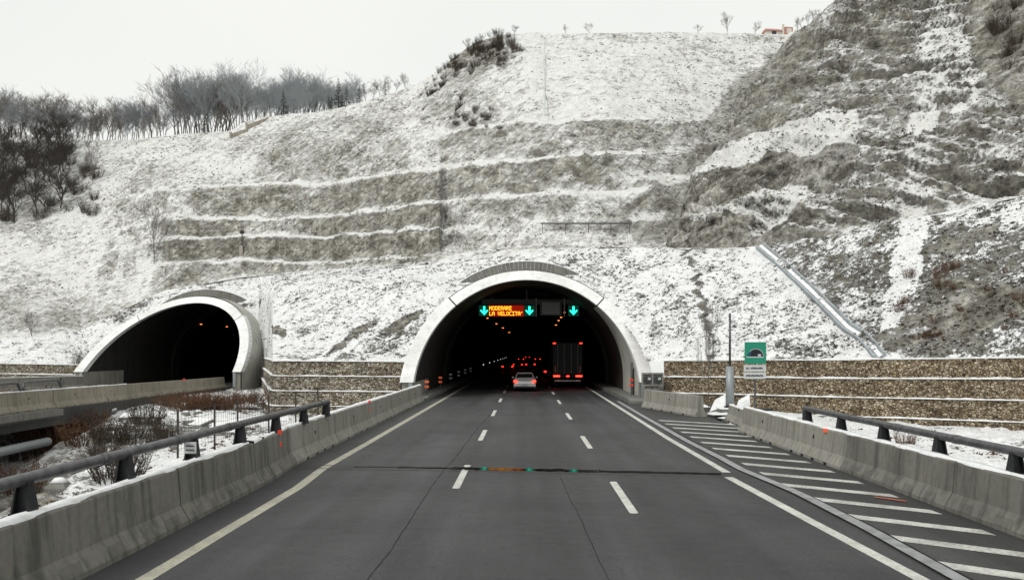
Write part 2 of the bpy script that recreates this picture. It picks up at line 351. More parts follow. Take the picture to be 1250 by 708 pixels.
def zone_back(px, py):
    b = np.full(px.shape, .30); br = np.zeros(px.shape)
    def put(wt, v, t=0):
        nonlocal b, br
        v = v if v < .6 else .6+(v-.6)*.6
        b = b*(1-wt)+v*wt; br = br*(1-wt)+t*wt
    def face(top, bot, x0_, x1_, v, t, e=.8):
        yt = np.interp(px, top[0], top[1])+e; yb = np.interp(px, bot[0], bot[1])-2.6
        wt = sm(-.8, .8, py-yt)*sm(-1.2, 1.2, yb-py)*sm(x0_-8, x0_+6, px)*(1-sm(x1_-5, x1_+7, px)); put(wt, v, t)
    face(RB, RA, 188, 518, .80, .22); face(RC, RB, 203, 530, .88, .42); face(RD, RC, 215, 537, .85, .25); face(RD, RC, 400, 532, .9, .72)
    face(RE, RD, 235, 538, .95, .32); face(RE, RD, 440, 538, .98, .48); face(RD, RB, 542, 800, .42, .08); face(RE, RD, 542, 800, .82, .30)
    face(RF, RE, 542, 800, .66, .22); face(RF, RE, 310, 500, .62, .15)
    put(band(px, py, [(640,50,142),(760,60,142)]), .12, .1)
    put(band(px, py, [(760,50,150),(930,50,150)]), .20, .1)
    put(blob(px, py, 410, 172, 85, 26), .62, .18)
    put(blob(px, py, 430, 165, 60, 22), .62, .3)
    put(blob(px, py, 310, 170, 40, 14, -15), .45, .2)
    put(blob(px, py, 575, 80, 26, 52, 38), .85, .5)
    put(blob(px, py, 560, 130, 50, 28, 15), .52, .3)
    put(blob(px, py, 835, 240, 70, 42, -45), .92, .8)
    put(blob(px, py, 880, 160, 90, 22, -60), .85, .8)
    put(blob(px, py, 800, 265, 40, 30), .8, .9)
    put(blob(px, py, 935, 100, 50, 16, -60), .7, 1)
    put(blob(px, py, 840, 165, 60, 14, -10), .6, .3)
    put(blob(px, py, 100, 300, 110, 50), .2, .1)
    put(blob(px, py, 40, 380, 120, 28), .5, .5)
    put(blob(px, py, 130, 330, 10, 50, 12), .55, .2)
    put(blob(px, py, 155, 330, 8, 50, 15), .45, .2)
    put(blob(px, py, 30, 230, 60, 60), .6, .3)
    put(blob(px, py, 90, 220, 40, 30), .35, .2)
    ln = np.zeros(px.shape)
    for rw, x0_, x1_, hw_ in ((RB,190,520,.9),(RC,200,528,1.0),(RD,218,790,1.1),(RE,235,790,1.1),(RF,545,790,1.0)):
        yy = np.interp(px, rw[0], rw[1]); ln = np.maximum(ln, (1-sm(hw_*.6, hw_*1.7, np.abs(py-(yy-1.2))))*sm(x0_-15, x0_+5, px)*(1-sm(x1_-5, x1_+8, px)))
    b = b*(1-ln)-.25*ln
    for cx, cy in ((765,218),(790,262),(815,218)): put(blob(px, py, cx, cy, 26, 8), .05)
    return b, br
def zone_spur(px, py):
    b = np.full(px.shape, .42); br = np.full(px.shape, .05)
    def put(wt, v, t=0):
        nonlocal b, br
        v = v if v < .6 else .6+(v-.6)*.6
        b = b*(1-wt)+v*wt; br = br*(1-wt)+t*wt
    put(band(px, py, [(880,40,190),(1000,30,150),(1100,10,130)]), .7, .35); put(band(px, py, [(880,60,200),(905,110,190),(960,55,150),(1000,20,100)]), .8, .6)
    put(band(px, py, [(1120,0,130),(1190,0,130)]), .18, 0)
    put(blob(px, py, 1050, 110, 60, 60), .5, .3)
    put(blob(px, py, 1090, 160, 50, 18, -10), .7, .3)
    put(blob(px, py, 1245, 60, 55, 95, -25), 1.0, .75)
    put(blob(px, py, 1010, 200, 30, 30), .75, .5)
    put(band(px, py, [(800,268,303),(862,263,303),(925,244,303),(960,236,284),(985,232,262)]), 1, 1)
    put(blob(px, py, 945, 262, 32, 15, -30), -.35)
    put(band(px, py, [(848,180,216),(870,190,208),(905,178,199),(1045,140,176)]), -.35)
    put(band(px, py, [(825,250,290),(850,222,262),(870,213,257),(904,202,246),(946,191,232),(1000,181,214),(1050,176,205)]), 1, 1)
    for k_ in range(10):
        put(blob(px, py, 1146-6*k_, 20+44*k_, 19, 34, 8), -.05+.1*(k_%3))
    put(blob(px, py, 1190, 380, 90, 22, -10), .66, .6)
    put(blob(px, py, 1130, 415, 70, 20), .62, .6)
    put(blob(px, py, 1200, 290, 70, 14, -12), .6, .5)
    put(blob(px, py, 1060, 250, 40, 60), .48, .2)
    put(band(px, py, [(838,262,270),(870,251,260),(905,243,258),(960,226,266),(985,224,252)]), -.35); put(blob(px, py, 935, 266, 26, 13, -28), -.35)
    put(band(px, py, [(846,206,214),(880,184,202),(930,160,190),(1045,136,172)]), -.45)
    return b, br
def zone_emb(px, py):
    b = np.full(px.shape, .16); br = np.full(px.shape, .2)
    def put(wt, v, t=0):
        nonlocal b, br
        v = v if v < .6 else .6+(v-.6)*.6
        b = b*(1-wt)+v*wt; br = br*(1-wt)+t*wt
    chx = np.interp(py, [250,303,325,352,377,402,437], [880,930,955,985,1010,1035,1075])
    rt = sm(-6, 6, px-chx); zb, zr = zone_spur(px, py)
    b = b*(1-rt)+zb*rt; br = br*(1-rt)+zr*rt
    sx = np.interp(py, [300,370,440], [835,862,868]); put((1-sm(2, 7, np.abs(px-sx-4*np.sin(py*.4))))*(1-rt), .55, .3)
    put(blob(px, py, 455, 425, 60, 12, -22), .42, .4); put(blob(px, py, 430, 412, 40, 7, -35), .8, .5)
    put(blob(px, py, 490, 395, 30, 6, -30), .7, .4)
    put(blob(px, py, 820, 400, 30, 40), .3, .3); put(blob(px, py, 326, 395, 16, 60), -.25); put(blob(px, py, 340, 404, 10, 6, 25), 1, .9)
    put(blob(px, py, 160, 372, 40, 12, -25), .45, .4)
    return b, br

def loft_rows(rows, subs, cols):
    L = []; PX = []; PY = []
    for k in range(len(rows)):
        y, z = ev(rows[k], cols); p = np.stack([(cols-CX)*z/F, z, CH-(y-CY)*z/F], -1)
        if k:
            for i in range(1, subs[k-1]+1):
                t = i/subs[k-1]; L.append(prev*(1-t)+p*t)
        else: L.append(p)
        prev = p
    return np.array(L)
def proj(V): return CX+F*V[..., 0]/V[..., 1], CY-F*(V[..., 2]-CH)/V[..., 1]
def rough(V, amp, sc, s=1, dirv=(0, -.7, .7), o=5):
    n = fbm(V*np.array((1, 1, 1.3)), sc, o, s, .55); return V+n[..., None]*np.asarray(dirv)*np.asarray(amp)[..., None]

# back hill
cols = np.linspace(-250, 1010, 640); V = loft_rows(back_rows, back_sub, cols)
px, py = proj(V); wob = fbm(V, .25, 3, 5)*5; b, br = zone_back(px+wob, py)
edge = sm(0, 5, np.arange(V.shape[0]))*(1-sm(V.shape[0]-6, V.shape[0]-1, np.arange(V.shape[0]))*.6)
V = rough(V, (.2+.5*np.clip(b, 0, 1)*(1-.6*br))*edge[:, None], .36, 3)
V = rough(V, .4*edge[:, None]+0*b, .11, 61, (0, -.8, .5), 2)
crest = V[-1]; b_, br_ = b, br
EYE = np.array((0, 0, CH)); rel = crest-EYE
H = EYE+rel*(1+25/crest[:, 1:2])-np.array((0, 0, .5)); H2 = EYE+rel*(1+75/crest[:, 1:2])-np.array((0, 0, 2.2)); H3 = H2+np.array((0, 150, -20))
Hs = np.array([crest*(1-t)+H*t for t in np.linspace(.1, 1, 8)]+[H*(1-t)+H2*t for t in np.linspace(.2, 1, 5)]+[H2*(1-t)+H3*t for t in np.linspace(.2, 1, 5)])
hb = np.full(Hs.shape[:2], .2)
Vb = np.concatenate([V, Hs]); grid_obj('hillside', Vb, M['hill'], np.concatenate([b, hb]), np.concatenate([br, hb*0]))

# embankment behind both portals
T1 = dict(x=.1, r=7.2, R=8.0, y0=58.0, rake=8.9, zc=1.15); T2 = dict(x=-35.2, r=7.2, R=8.0, y0=88.0, rake=10.7, zc=1.15)
def in_tube(V, T, r):
    dx = V[..., 0]-T['x']; dz = V[..., 2]-T['zc']; return np.where(dz > 0, dx*dx+dz*dz < r*r, np.abs(dx) < r)
cols = np.unique(np.concatenate([np.linspace(-400, 80, 120), np.linspace(80, 340, 280), np.linspace(340, 840, 520), np.linspace(840, 1500, 460)]))
V = loft_rows([emb_toe, emb_mid, emb_top], [44, 26], cols); px, py = proj(V)
wob = fbm(V, .35, 3, 9)*5; b, br = zone_emb(px+wob, py)
edge = sm(0, 4, np.arange(V.shape[0]))
V = rough(V, (.09+.32*b)*edge[:, None], .6, 11)
keep = ~(in_tube(V, T1, 7.75) | in_tube(V, T2, 7.75)); EMB = V
grid_obj('embankment', V, M['embank'], b, br, keep)

# right-hand spur
S = [
 [(806,303,80),(822,303,70.3),(850,303,69),(935,302,64.5),(1000,290,61),(1100,270,56),(1250,240,51),(1500,190,46)],
 [(812,292,84),(820,292,72),(850,270,70),(862,262,69.5),(900,250,67.5),(935,243,66.5),(976,231,65),(1030,235,62),(1100,220,59),(1250,190,53),(1500,130,48)],
 [(828,283,86),(828,281,74),(850,262,72.5),(880,252,71),(900,244,70.5),(950,225,69.5),(1000,205,66.5),(1030,205,64),(1100,190,61),(1250,160,55),(1500,100,50)],
 [(838,245,90),(838,243,76.5),(850,222,74.5),(870,210,73.5),(904,199,72.5),(946,188,71.5),(1000,178,68.5),(1040,172,66.5),(1100,165,63),(1250,130,57),(1500,60,52)],
 [(846,222,93),(846,218,79.5),(858,205,78),(880,190,77),(904,177,76.5),(950,160,75),(1000,147,72.5),(1050,138,70),(1120,126,66),(1250,95,60),(1500,20,54)],
 [(884,182,97),(884,178,85),(905,152,84),(930,138,83),(960,122,82),(1050,100,78),(1120,80,74),(1250,40,67),(1500,-60,60)],
 [(912,120,103),(912,117,90),(940,98,88),(980,80,86),(1060,50,82),(1120,30,79),(1250,-30,72),(1500,-140,65)],
 [(957,60,110),(957,58,95),(985,42,93),(1010,25,91),(1060,0,88),(1120,-30,84),(1250,-90,77),(1500,-220,70)],
 [(1040,-8,120),(1040,-12,103),(1060,-25,101),(1090,-40,99),(1120,-60,96),(1250,-150,88),(1500,-320,80)]]
subs = [22, 12, 20, 14, 30, 30, 36, 30]
NC = 420
def spur_row(r):
    t = np.linspace(0, 1, NC)**1.05; x0, x1 = r[1][0], r[-1][0]; xx = x0+(x1-x0)*t
    y = np.interp(xx, [q[0] for q in r[1:]], [q[1] for q in r[1:]]); z = np.interp(xx, [q[0] for q in r[1:]], [q[2] for q in r[1:]])
    p = np.stack([(xx-CX)*z/F, z, CH-(y-CY)*z/F], -1)
    back = np.array(P(*r[0])); s0 = p[0]; tuck = np.array([back*(1-u)+s0*u for u in np.linspace(0, 1, 24)[:-1]])
    tuck[:, 2] -= 0
    return np.concatenate([tuck, p])
L = []
for k_, r in enumerate(S):
    p = spur_row(r)
    if k_:
        for i in range(1, subs[k_-1]+1): L.append(prev*(1-i/subs[k_-1])+p*i/subs[k_-1])
    else: L.append(p)
    prev = p
top = prev+np.array((4, 40, 4)); L += [prev*(1-t)+top*t for t in (.33, .66, 1)]
V = np.array(L); px, py = proj(V); wob = fbm(V, .3, 3, 15)*3.5; b, br = zone_spur(px+wob, py+wob*.5)
V = rough(V, (.22+.5*np.clip(b, 0, 1)*(1-.6*br))*sm(0, 4, np.arange(V.shape[0]))[:, None], .42, 21, (-.25, -.65, .6))
dg = fbm(np.stack([V[..., 0]*.9+V[..., 2]*1.1, V[..., 0]*.18-V[..., 2]*.22, V[..., 1]*.25], -1), .55, 4, 77, .5)
rg_ = .55-np.abs(dg)*1.5; dg = .45*dg+rg_
V = V+dg[..., None]*np.array((-.3, -.8, .3))*(1.35*sm(0, 6, np.arange(V.shape[0]))[:, None]*(1-.45*br))[..., None]; SPUR = V
grid_obj('rocky_spur', V, M['spur'], b, br); SPB = br

def look(rows, px, py):
    ys = [float(ev(r, px)[0]) for r in rows]; zs = [float(ev(r, px)[1]) for r in rows]
    o = np.argsort(ys); return float(np.interp(py, np.array(ys)[o], np.array(zs)[o]))
def on_back(px, py): return P(px, py, look(back_rows, px, py))
def on_emb(px, py): return P(px, py, look([emb_toe, emb_mid, emb_top], px, py))
def on_spur(px, py):
    rows = [(np.array([q[0] for q in r[1:]]), np.array([q[1] for q in r[1:]], float), np.array([q[2] for q in r[1:]], float)) for r in S]
    return P(px, py, look(rows, px, py))

# ------------------------------------------------------------------ ground sheet
def ground_z(X, Y):
    med = -.75-.5*np.exp(-((X+15)/5)**2)-1.7*(1-sm(14, 40, Y))*sm(7, 14, -X)
    med = med-2.4*sm(15.5, 21, -X)*(1-sm(37, 49, Y))
    med = med+.35*sm(60, 90, Y)
    left = -3.4+2.7*sm(46, 60, Y)
    z = np.where(X < -6.8, med*(1-sm(22, 26, -X))+left*sm(22, 26, -X), -.9)
    z = np.where(X > 8.6, -.55-.9*(1-sm(5, 22, Y)), z)
    z = np.where((X > -7.4) & (X < 8.8), -1.0, z)
    far = sm(60, 140, np.abs(X))+sm(0, 60, -Y)+sm(100, 160, Y)
    return z*(1-np.clip(far, 0, 1))-6*np.clip(far, 0, 1)
ax = np.unique(np.concatenate([np.linspace(-900, -60, 22), np.linspace(-60, -30, 60), np.linspace(-30, -6, 130), np.linspace(-6, 9, 10), np.linspace(9, 40, 110), np.linspace(40, 900, 24)]))
ay = np.unique(np.concatenate([np.linspace(-900, -10, 24), np.linspace(-10, 100, 420), np.linspace(100, 1500, 24)]))
X, Y = np.meshgrid(ax, ay); Z = ground_z(X, Y); V = np.stack([X, Y, Z], -1)
near = (1-sm(50, 70, np.abs(X)))*sm(-20, -5, Y)*(1-sm(96, 110, Y))*np.where((X > -7.3) & (X < 8.9), 0, 1)
V[..., 2] += near*(fbm(V, .5, 5, 31)*.18+np.abs(fbm(V, 1.3, 4, 35))*.16)
bare = .05+.10*near+.3*np.clip(fbm(V, .14, 3, 40), -.6, 1)*near
gb = bare.copy(); pit = sm(14.5, 18, -X)*(1-sm(40, 52, Y))*sm(-40, -20, X); bare = np.clip(bare+pit*.55, 0, 1)
bare = np.clip(bare+.12*sm(55, 62, Y)*(X < -8)*near, 0, 1); bare = np.where((X > 9), .10, bare)
grid_obj('ground', V, M['terrain'], bare, np.clip(.3+pit*.6, 0, 1)*near)

# ------------------------------------------------------------------ road
def strip(name, pts, wdt, z, m, step=.8, kind=True, jitter=0):
    """ribbon along a polyline of (X, Y)"""
    a = np.array(pts, float); ln = np.concatenate([[0], np.cumsum(np.hypot(*(np.diff(a, axis=0).T)))]); n = max(2, int(ln[-1]/step)+1)
    t = np.linspace(0, ln[-1], n); x = np.interp(t, ln, a[:, 0]); y = np.interp(t, ln, a[:, 1])
    dx = np.gradient(x); dy = np.gradient(y); l = np.hypot(dx, dy); nx, ny = dy/l, -dx/l; mb = MB(); vs = []
    for i in range(n):
        wa = wdt/2*(1+jitter*random.uniform(-1, 1)); wb = wdt/2*(1+jitter*random.uniform(-1, 1))
        vs += [(x[i]-nx[i]*wa, y[i]-ny[i]*wa, z), (x[i]+nx[i]*wb, y[i]+ny[i]*wb, z)]
    mb.add(vs, [(2*i, 2*i+1, 2*i+3, 2*i+2) for i in range(n-1)])
    o = mb.build(name, m)
    if kind: struct(o)
    return o
def sheet(name, x0, x1, y0, y1, z0, z1, m):
    return struct(MB().box(x0, x1, y0, y1, z0, z1).build(name, m))
sheet('road', -6.6, 5.72, -60, 430, -.6, 0, M['asphalt'])
sheet('road_shoulder', 5.722, 8.7, -60, 44.4, -.6, -.004, M['asphalt_old'])
pv = MB(); pv.add([(5.722,44.4,-.006),(8.7,44.4,-.006),(13.5,50,-.006),(9.6,55.5,-.006),(7.2,58,-.006),(5.722,58,-.006),
  (5.722,44.4,-.6),(8.7,44.4,-.6),(13.5,50,-.6),(9.6,55.5,-.6),(7.2,58,-.6),(5.722,58,-.6)], [(0,1,2,3,4,5)]+[(i+6,(i+1)%6+6,(i+1)%6,i) for i in range(6)])
struct(pv.build('gore_pavement', M['asphalt_old']))
sheet('road_edge_inside_tunnel', 5.722, 7.3, 58, 430, -.6, -.004, M['asphalt'])
fh = F*CH
def RP(px, py): Yv = fh/(py-CY); return ((px-CX)*Yv/F, Yv)
strip('left_edge_line', [(-5.18,-20),(-5.18,21),(-5.36,24.3),(-5.33,30),(-5.31,71),(-5.3,200)], .24, .005, M['line_cream'], .5)
strip('right_edge_line', [(5.6,-20),(5.45,8),(5.39,12.5),(5.23,16.6),(5.02,22.7)], .22, .005, M['line_white'], .5)
strip('right_edge_line', [(5.17,23.5),(5.10,32.8),(5.2,49),(5.31,71),(5.3,200)], .21, .005, M['line_white'], .5)
for nm, x, ys in (('lane_dash', -1.57, [20.8, 32.0, 44.2, 56.4]), ('lane_dash', 2.09, [17.6, 29.4, 42.0, 54.4])):
    y0s = [ys[0]-12.1]+ys+[ys[-1]+12*k_ for k_ in range(1, 16)]
    if x > 0: y0s = [5.4]+y0s[1:]
    for y0 in y0s:
        ln = 4.3 if y0 > 15 else 3.3
        mb = MB(); h = .085; xx = x
        mb.add([(xx-h,y0+.08,.005),(xx-h+.03,y0,.005),(xx+h-.03,y0,.005),(xx+h,y0+.08,.005),(xx+h,y0+ln-.08,.005),(xx+h-.03,y0+ln,.005),(xx-h+.03,y0+ln,.005),(xx-h,y0+ln-.08,.005)], [tuple(range(8))])
        struct(mb.build(nm, M['line_white']))
for k_ in range(-5, 15):                                     # hatching of the right shoulder
    yb = 13.14+2.0*k_; sk = -.85
    x0, x1 = 6.02, 7.95
    if yb > 33: x1 = 7.95+.12*(yb-33)
    mb = MB().add([(x0,yb,0),(x1,yb+sk*(x1-x0),0),(x1,yb+sk*(x1-x0)+.5,0),(x0,yb+.55,0)], [(0,1,2,3)])
    struct(mb.build('hatch_stripe', M['line_worn'])).location.z = .002
mst = strip('metal_strip', [(5.85,-20),(5.88,12.5),(5.97,16),(5.95,20),(5.85,21.5),(5.66,24),(5.66,26.5),(5.58,31.6),(5.62,44),(5.75,57)], .23, .03, M['strip'], .4)
strip('strip_edge', [(6.02,-20),(6.05,12.5),(6.14,16),(6.11,20),(6.0,21.5),(5.81,24),(5.79,31),(5.8,44),(5.9,57)], .06, .006, M['crack'], .4, True, .4)
def wobble(a, b, n, am):
    out = []; x = 0
    for i in range(n+1):
        t = i/n; x += random.uniform(-am, am); x *= .9; out.append((a[0]*(1-t)+b[0]*t+x, a[1]*(1-t)+b[1]*t))
    return out
strip('road_crack', wobble(RP(445, 715), RP(533, 586), 40, .012), .016, .0045, M['seam'], .15, True, .6)
strip('road_crack', wobble(RP(533, 584), RP(603, 500), 60, .02), .02, .0045, M['seam'], .2, True, .6)
strip('road_crack', wobble(RP(745, 712), RP(684, 583), 40, .012), .013, .0045, M['seam'], .15, True, .6)
strip('road_crack', wobble((.35, 3), (.35, 12.5), 30, .02), .015, .0045, M['seam'], .2, True, .6)
strip('joint_mortar', [(-6.3,24.75),(-2,24.35),(5.6,23.05)], .95, .003, M['asphalt_old'], .3, True, .03)
strip('joint_mortar_line', [(-6.3,24.45),(-2,24.0),(5.6,22.75)], .09, .007, M['joint_edge'], .2, True, .3)
strip('joint_mortar_line', [(-6.3,25.05),(-2,24.75),(5.6,23.45)], .09, .007, M['joint_edge'], .2, True, .3)
strip('wet_joint', [(-1.95,24.38),(0,24.12),(1.9,23.77)], .5, .009, M['water'], .09, True, .38)
strip('joint_groove', [(-4.6,24.68),(-3.4,24.57)], .07, .009, M['crack'], .15, True, .6); strip('joint_groove', [(-3.4,24.57),(-1.96,24.39)], .22, .009, M['crack'], .2, True, .4); strip('joint_groove', [(1.91,23.77),(4.95,23.22)], .36, .009, M['crack'], .2, True, .3)

# ------------------------------------------------------------------ concrete barriers and rails
def barrier(pts0, pts1, z0, z1, m, label, group, h=1.0, hw=.30, holes=True, snow=True, name='concrete_barrier', outer=-1, ribs=False, marker=None):
    """New Jersey segment from pts0 to pts1 (X, Y) on its centreline; outer = side on which snow lies"""
    a = Vector((*pts0, 0)); b = Vector((*pts1, 0)); L = (b-a).length; ang = math.atan2(b.y-a.y, b.x-a.x)-math.pi/2
    root = empty(name, (a.x, a.y, z0), ang, label, 'barrier', group); g = .02; dz = z1-z0
    prof = [(-hw,0),(-hw,.08),(-hw*.5,.34),(-hw*.34,h-.03),(-hw*.26,h),(hw*.26,h),(hw*.34,h-.03),(hw*.5,.34),(hw,.08),(hw,0)]
    rings = []; n = max(2, int(L/.5))
    for i in range(n+1):
        y = g+(L-2*g)*i/n; zz = dz*i/n; rings.append([(x, y, z+zz) for x, z in prof])
    mb = MB().loft(rings, True, True)
    if ribs:
        y = .5
        while y < L-.9:
            rw_ = random.uniform(.35, .75)
            for s_ in (-1, 1):
                mb.add([(s_*(hw+.004),y,.09),(s_*(hw*.5+.006),y+.1,.32),(s_*(hw*.5+.006),y+rw_,.32),(s_*(hw+.004),y+rw_-.1,.09)], [(0,1,2,3) if s_ > 0 else (3,2,1,0)], 1)
            y += rw_+random.uniform(.4, .8)
    if holes:
        for y in (L*.22, L*.42, L*.6, L*.8): mb.box(-hw-.004, hw+.004, y-.12, y+.12, -.005, .07+dz*.5, 2)
    mb.build('body', [m, M['patch'], M['black']], root)
    if holes:
        for s_ in (-1, 1):
            hb_ = MB(); y = L*.5; hb_.box(s_*hw*.42-.012, s_*hw*.42+.012, y-.05, y+.05, .58+dz*.5, .68+dz*.5); hb_.build('lifting_hole', M['black'], root)
    if snow:
        vs = []; n2 = int(L/.12); 
        for i in range(n2+1):
            y = L*i/n2; wn_ = .085+.06*vnoise(np.array([[a.x, a.y+y*1.5, 3.3]]))[0]; wn_ = max(.004, min(wn_, .13)); t = .015+.4*wn_
            e = outer*hw*.27; inn = e-outer*wn_*1.5
            vs += [(e+outer*.01, y, h-.01+dz*i/n2), (e, y, h+t+dz*i/n2), (inn, y, h+t*.7+dz*i/n2), (inn-outer*.01, y, h-.01+dz*i/n2)]
        fs = [(4*i+j, 4*i+j+1, 4*i+j+5, 4*i+j+4) for i in range(n2) for j in range(3)]
        MB().add(vs, fs).build('snow_cap', M['snow'], root, True)
    if marker:
        mk_ = empty('reflector', (-outer*hw*.33, marker, h)); mk_.parent = root
        mk_['label'] = 'red delineator with two reflective bars clipped on the barrier'
        MB().box(-.02, .02, -.04, .04, -.42, .02).build('holder', M['steel_pale'], mk_)
        MB().box(-.035, .035, -.10, .10, -.05, .07).build('upper_bar', M['red_refl'], mk_); MB().box(-.035, .035, -.10, .10, -.36, -.24).build('lower_bar', M['red_refl'], mk_)
    return root
bj = [-7.5, -1.5, 4.5, 10.5, 16.5, 21.1, 22.2, 23.4, 25.2, 31.2, 38.0, 44.2, 50.7, 57.4]
desc = ['behind the camera position, past the near end', 'at the very bottom left corner', 'nearest to the camera, cut by the left frame edge', 'second panel back from the camera under the grey rail', 'third panel back from the camera under the grey rail',
 'short one just before the road joint, nearest of three', 'short one just before the road joint, middle of three', 'short one with red marker at the road joint', 'just past the road joint under the rail end',
 'first one past the end of the grey rail', 'with a red marker, fourth from the left side of tunnel mouth', 'third from the left side of the tunnel mouth', 'closing the row at the left foot of the tunnel arch']
desc[10] = 'with red marker, third from the tunnel mouth'; desc[11] = 'second from the left foot of the main tunnel mouth'
desc[9] = 'first one past the end of the grey rail, snowless face'
def lx(y): return -6.33 if y < 22 else (-6.36-.22*sm(22, 26, y))
for k_ in range(len(bj)-1):
    y0, y1 = bj[k_], bj[k_+1]; near_ = y1 < 26
    mk_ = .25 if k_ in (10,) else (.4 if k_ == 7 else None)
    barrier((float(lx(y0)), y0), (float(lx(y1)), y1), 0, 0, M['conc'] if near_ else M['conc_pale'], 'left edge concrete barrier, '+desc[k_], 'concrete barriers along the left road edge', outer=-1, holes=not near_, ribs=(y1-y0 > 4 and near_), marker=mk_)
rj = [-6.0, 0.0, 6.0, 12.0, 18.0, 24.0, 29.5, 35.5]
rd = ['behind the camera position', 'right of the camera, outside the picture', 'right of the camera beyond the frame edge', 'nearest in view at the lower right corner', 'second from the right frame edge beside the hatching', 'with small orange marker under the rail', 'last one at the far end nearest green sign']
for k_ in range(len(rj)-1):
    y0, y1 = rj[k_], rj[k_+1]
    o = barrier((8.52, y0), (8.52, y1), 0, 0, M['conc'] if y1 < 25 else M['conc_pale'], 'right edge concrete barrier, '+rd[k_], 'concrete barriers along the right shoulder', h=.94, outer=1, holes=y1 > 29, ribs=y1 < 25, marker=None)
    if k_ == 5: MB().bevbox(-.16, -.08, 1.6, 1.8, .84, .95, .01).build('reflector', M['orange_refl'], o)
barrier((6.75, 51.2), (8.35, 43.6), 0, 0, M['conc_pale'], 'lone pale concrete barrier angled beside the right foot of the main tunnel arch', 'concrete barriers near the gore', outer=1, snow=False)
barrier((9.3, 41.5), (9.0, 36.2), 0, 0, M['conc_pale'], 'short concrete barrier behind the end of right barrier row', 'concrete barriers near the gore', outer=1, h=.7)

def rail(X, y_end, y0, zt, pipe_z, n, label, side):
    root = empty('guard_rail', (X, y0, pipe_z), 0, label, 'rail')
    pts = [(0, y, 0) for y in np.linspace(0, y_end-y0, 20)]; m = MB().tube(pts, .085, 12); m.build('pipe', M['steel'], root, True)
    cm = MB(); y = y_end-.05
    MB().tube([(0, y_end-y0-.03, .0), (0, y_end-y0+.04, -.06), (side*0, y_end-y0+.06, zt-pipe_z)], .06, 10).build('end_bend', M['steel'], root, True)
    for k_ in range(n):
        yy = y_end-.3-3.0*k_-y0
        if yy < 0: break
        b = MB(); zb = zt-pipe_z
        for s_ in (-1, 1):
            b.loft([[(s_*.11-.012, yy-.13, zb), (s_*.11+.012, yy-.13, zb), (s_*.11+.012, yy+.13, zb), (s_*.11-.012, yy+.13, zb)][::1],
                    [(s_*.07-.012, yy-.07, -.02), (s_*.07+.012, yy-.07, -.02), (s_*.07+.012, yy+.07, -.02), (s_*.07-.012, yy+.07, -.02)]], True, True)
        b.box(-.09, .09, yy-.012, yy+.012, zb, -.04); b.box(-.13, .13, yy-.16, yy+.16, zb-.004, zb+.02)
        b.build('post', M['post'], root)
        MB().tube([(0, yy-.9, 0), (0, yy-.7, 0)], .093, 12).build('collar', M['steel'], root, True)
    return root
lr = rail(-6.48, 30.2, -7, 1.005, 1.45, 13, 'thick grey pipe rail on dark posts along the left barriers', -1)
pl = MB().bevbox(-.008, .008, -.125, .125, -.11, .11, .004); o = pl.build('small_plate', M['white_paint'], lr); o.location = (.14, 17.6+7-.2, -.17); o.rotation_euler = (0, 0, R(80)); o['label'] = 'small pale number plate below the pipe'
for i in range(2):
    tt = MB().box(-.09, .09, -.012, -.009, -.03+.08*i-.03, .0+.08*i-.03); q = tt.build('plate_text', M['gantry'], o); q.rotation_euler = (0, 0, R(-90))
rail(8.70, 28.6, -7, .945, 1.33, 12, 'thick grey pipe rail on dark posts along the right barriers', 1)

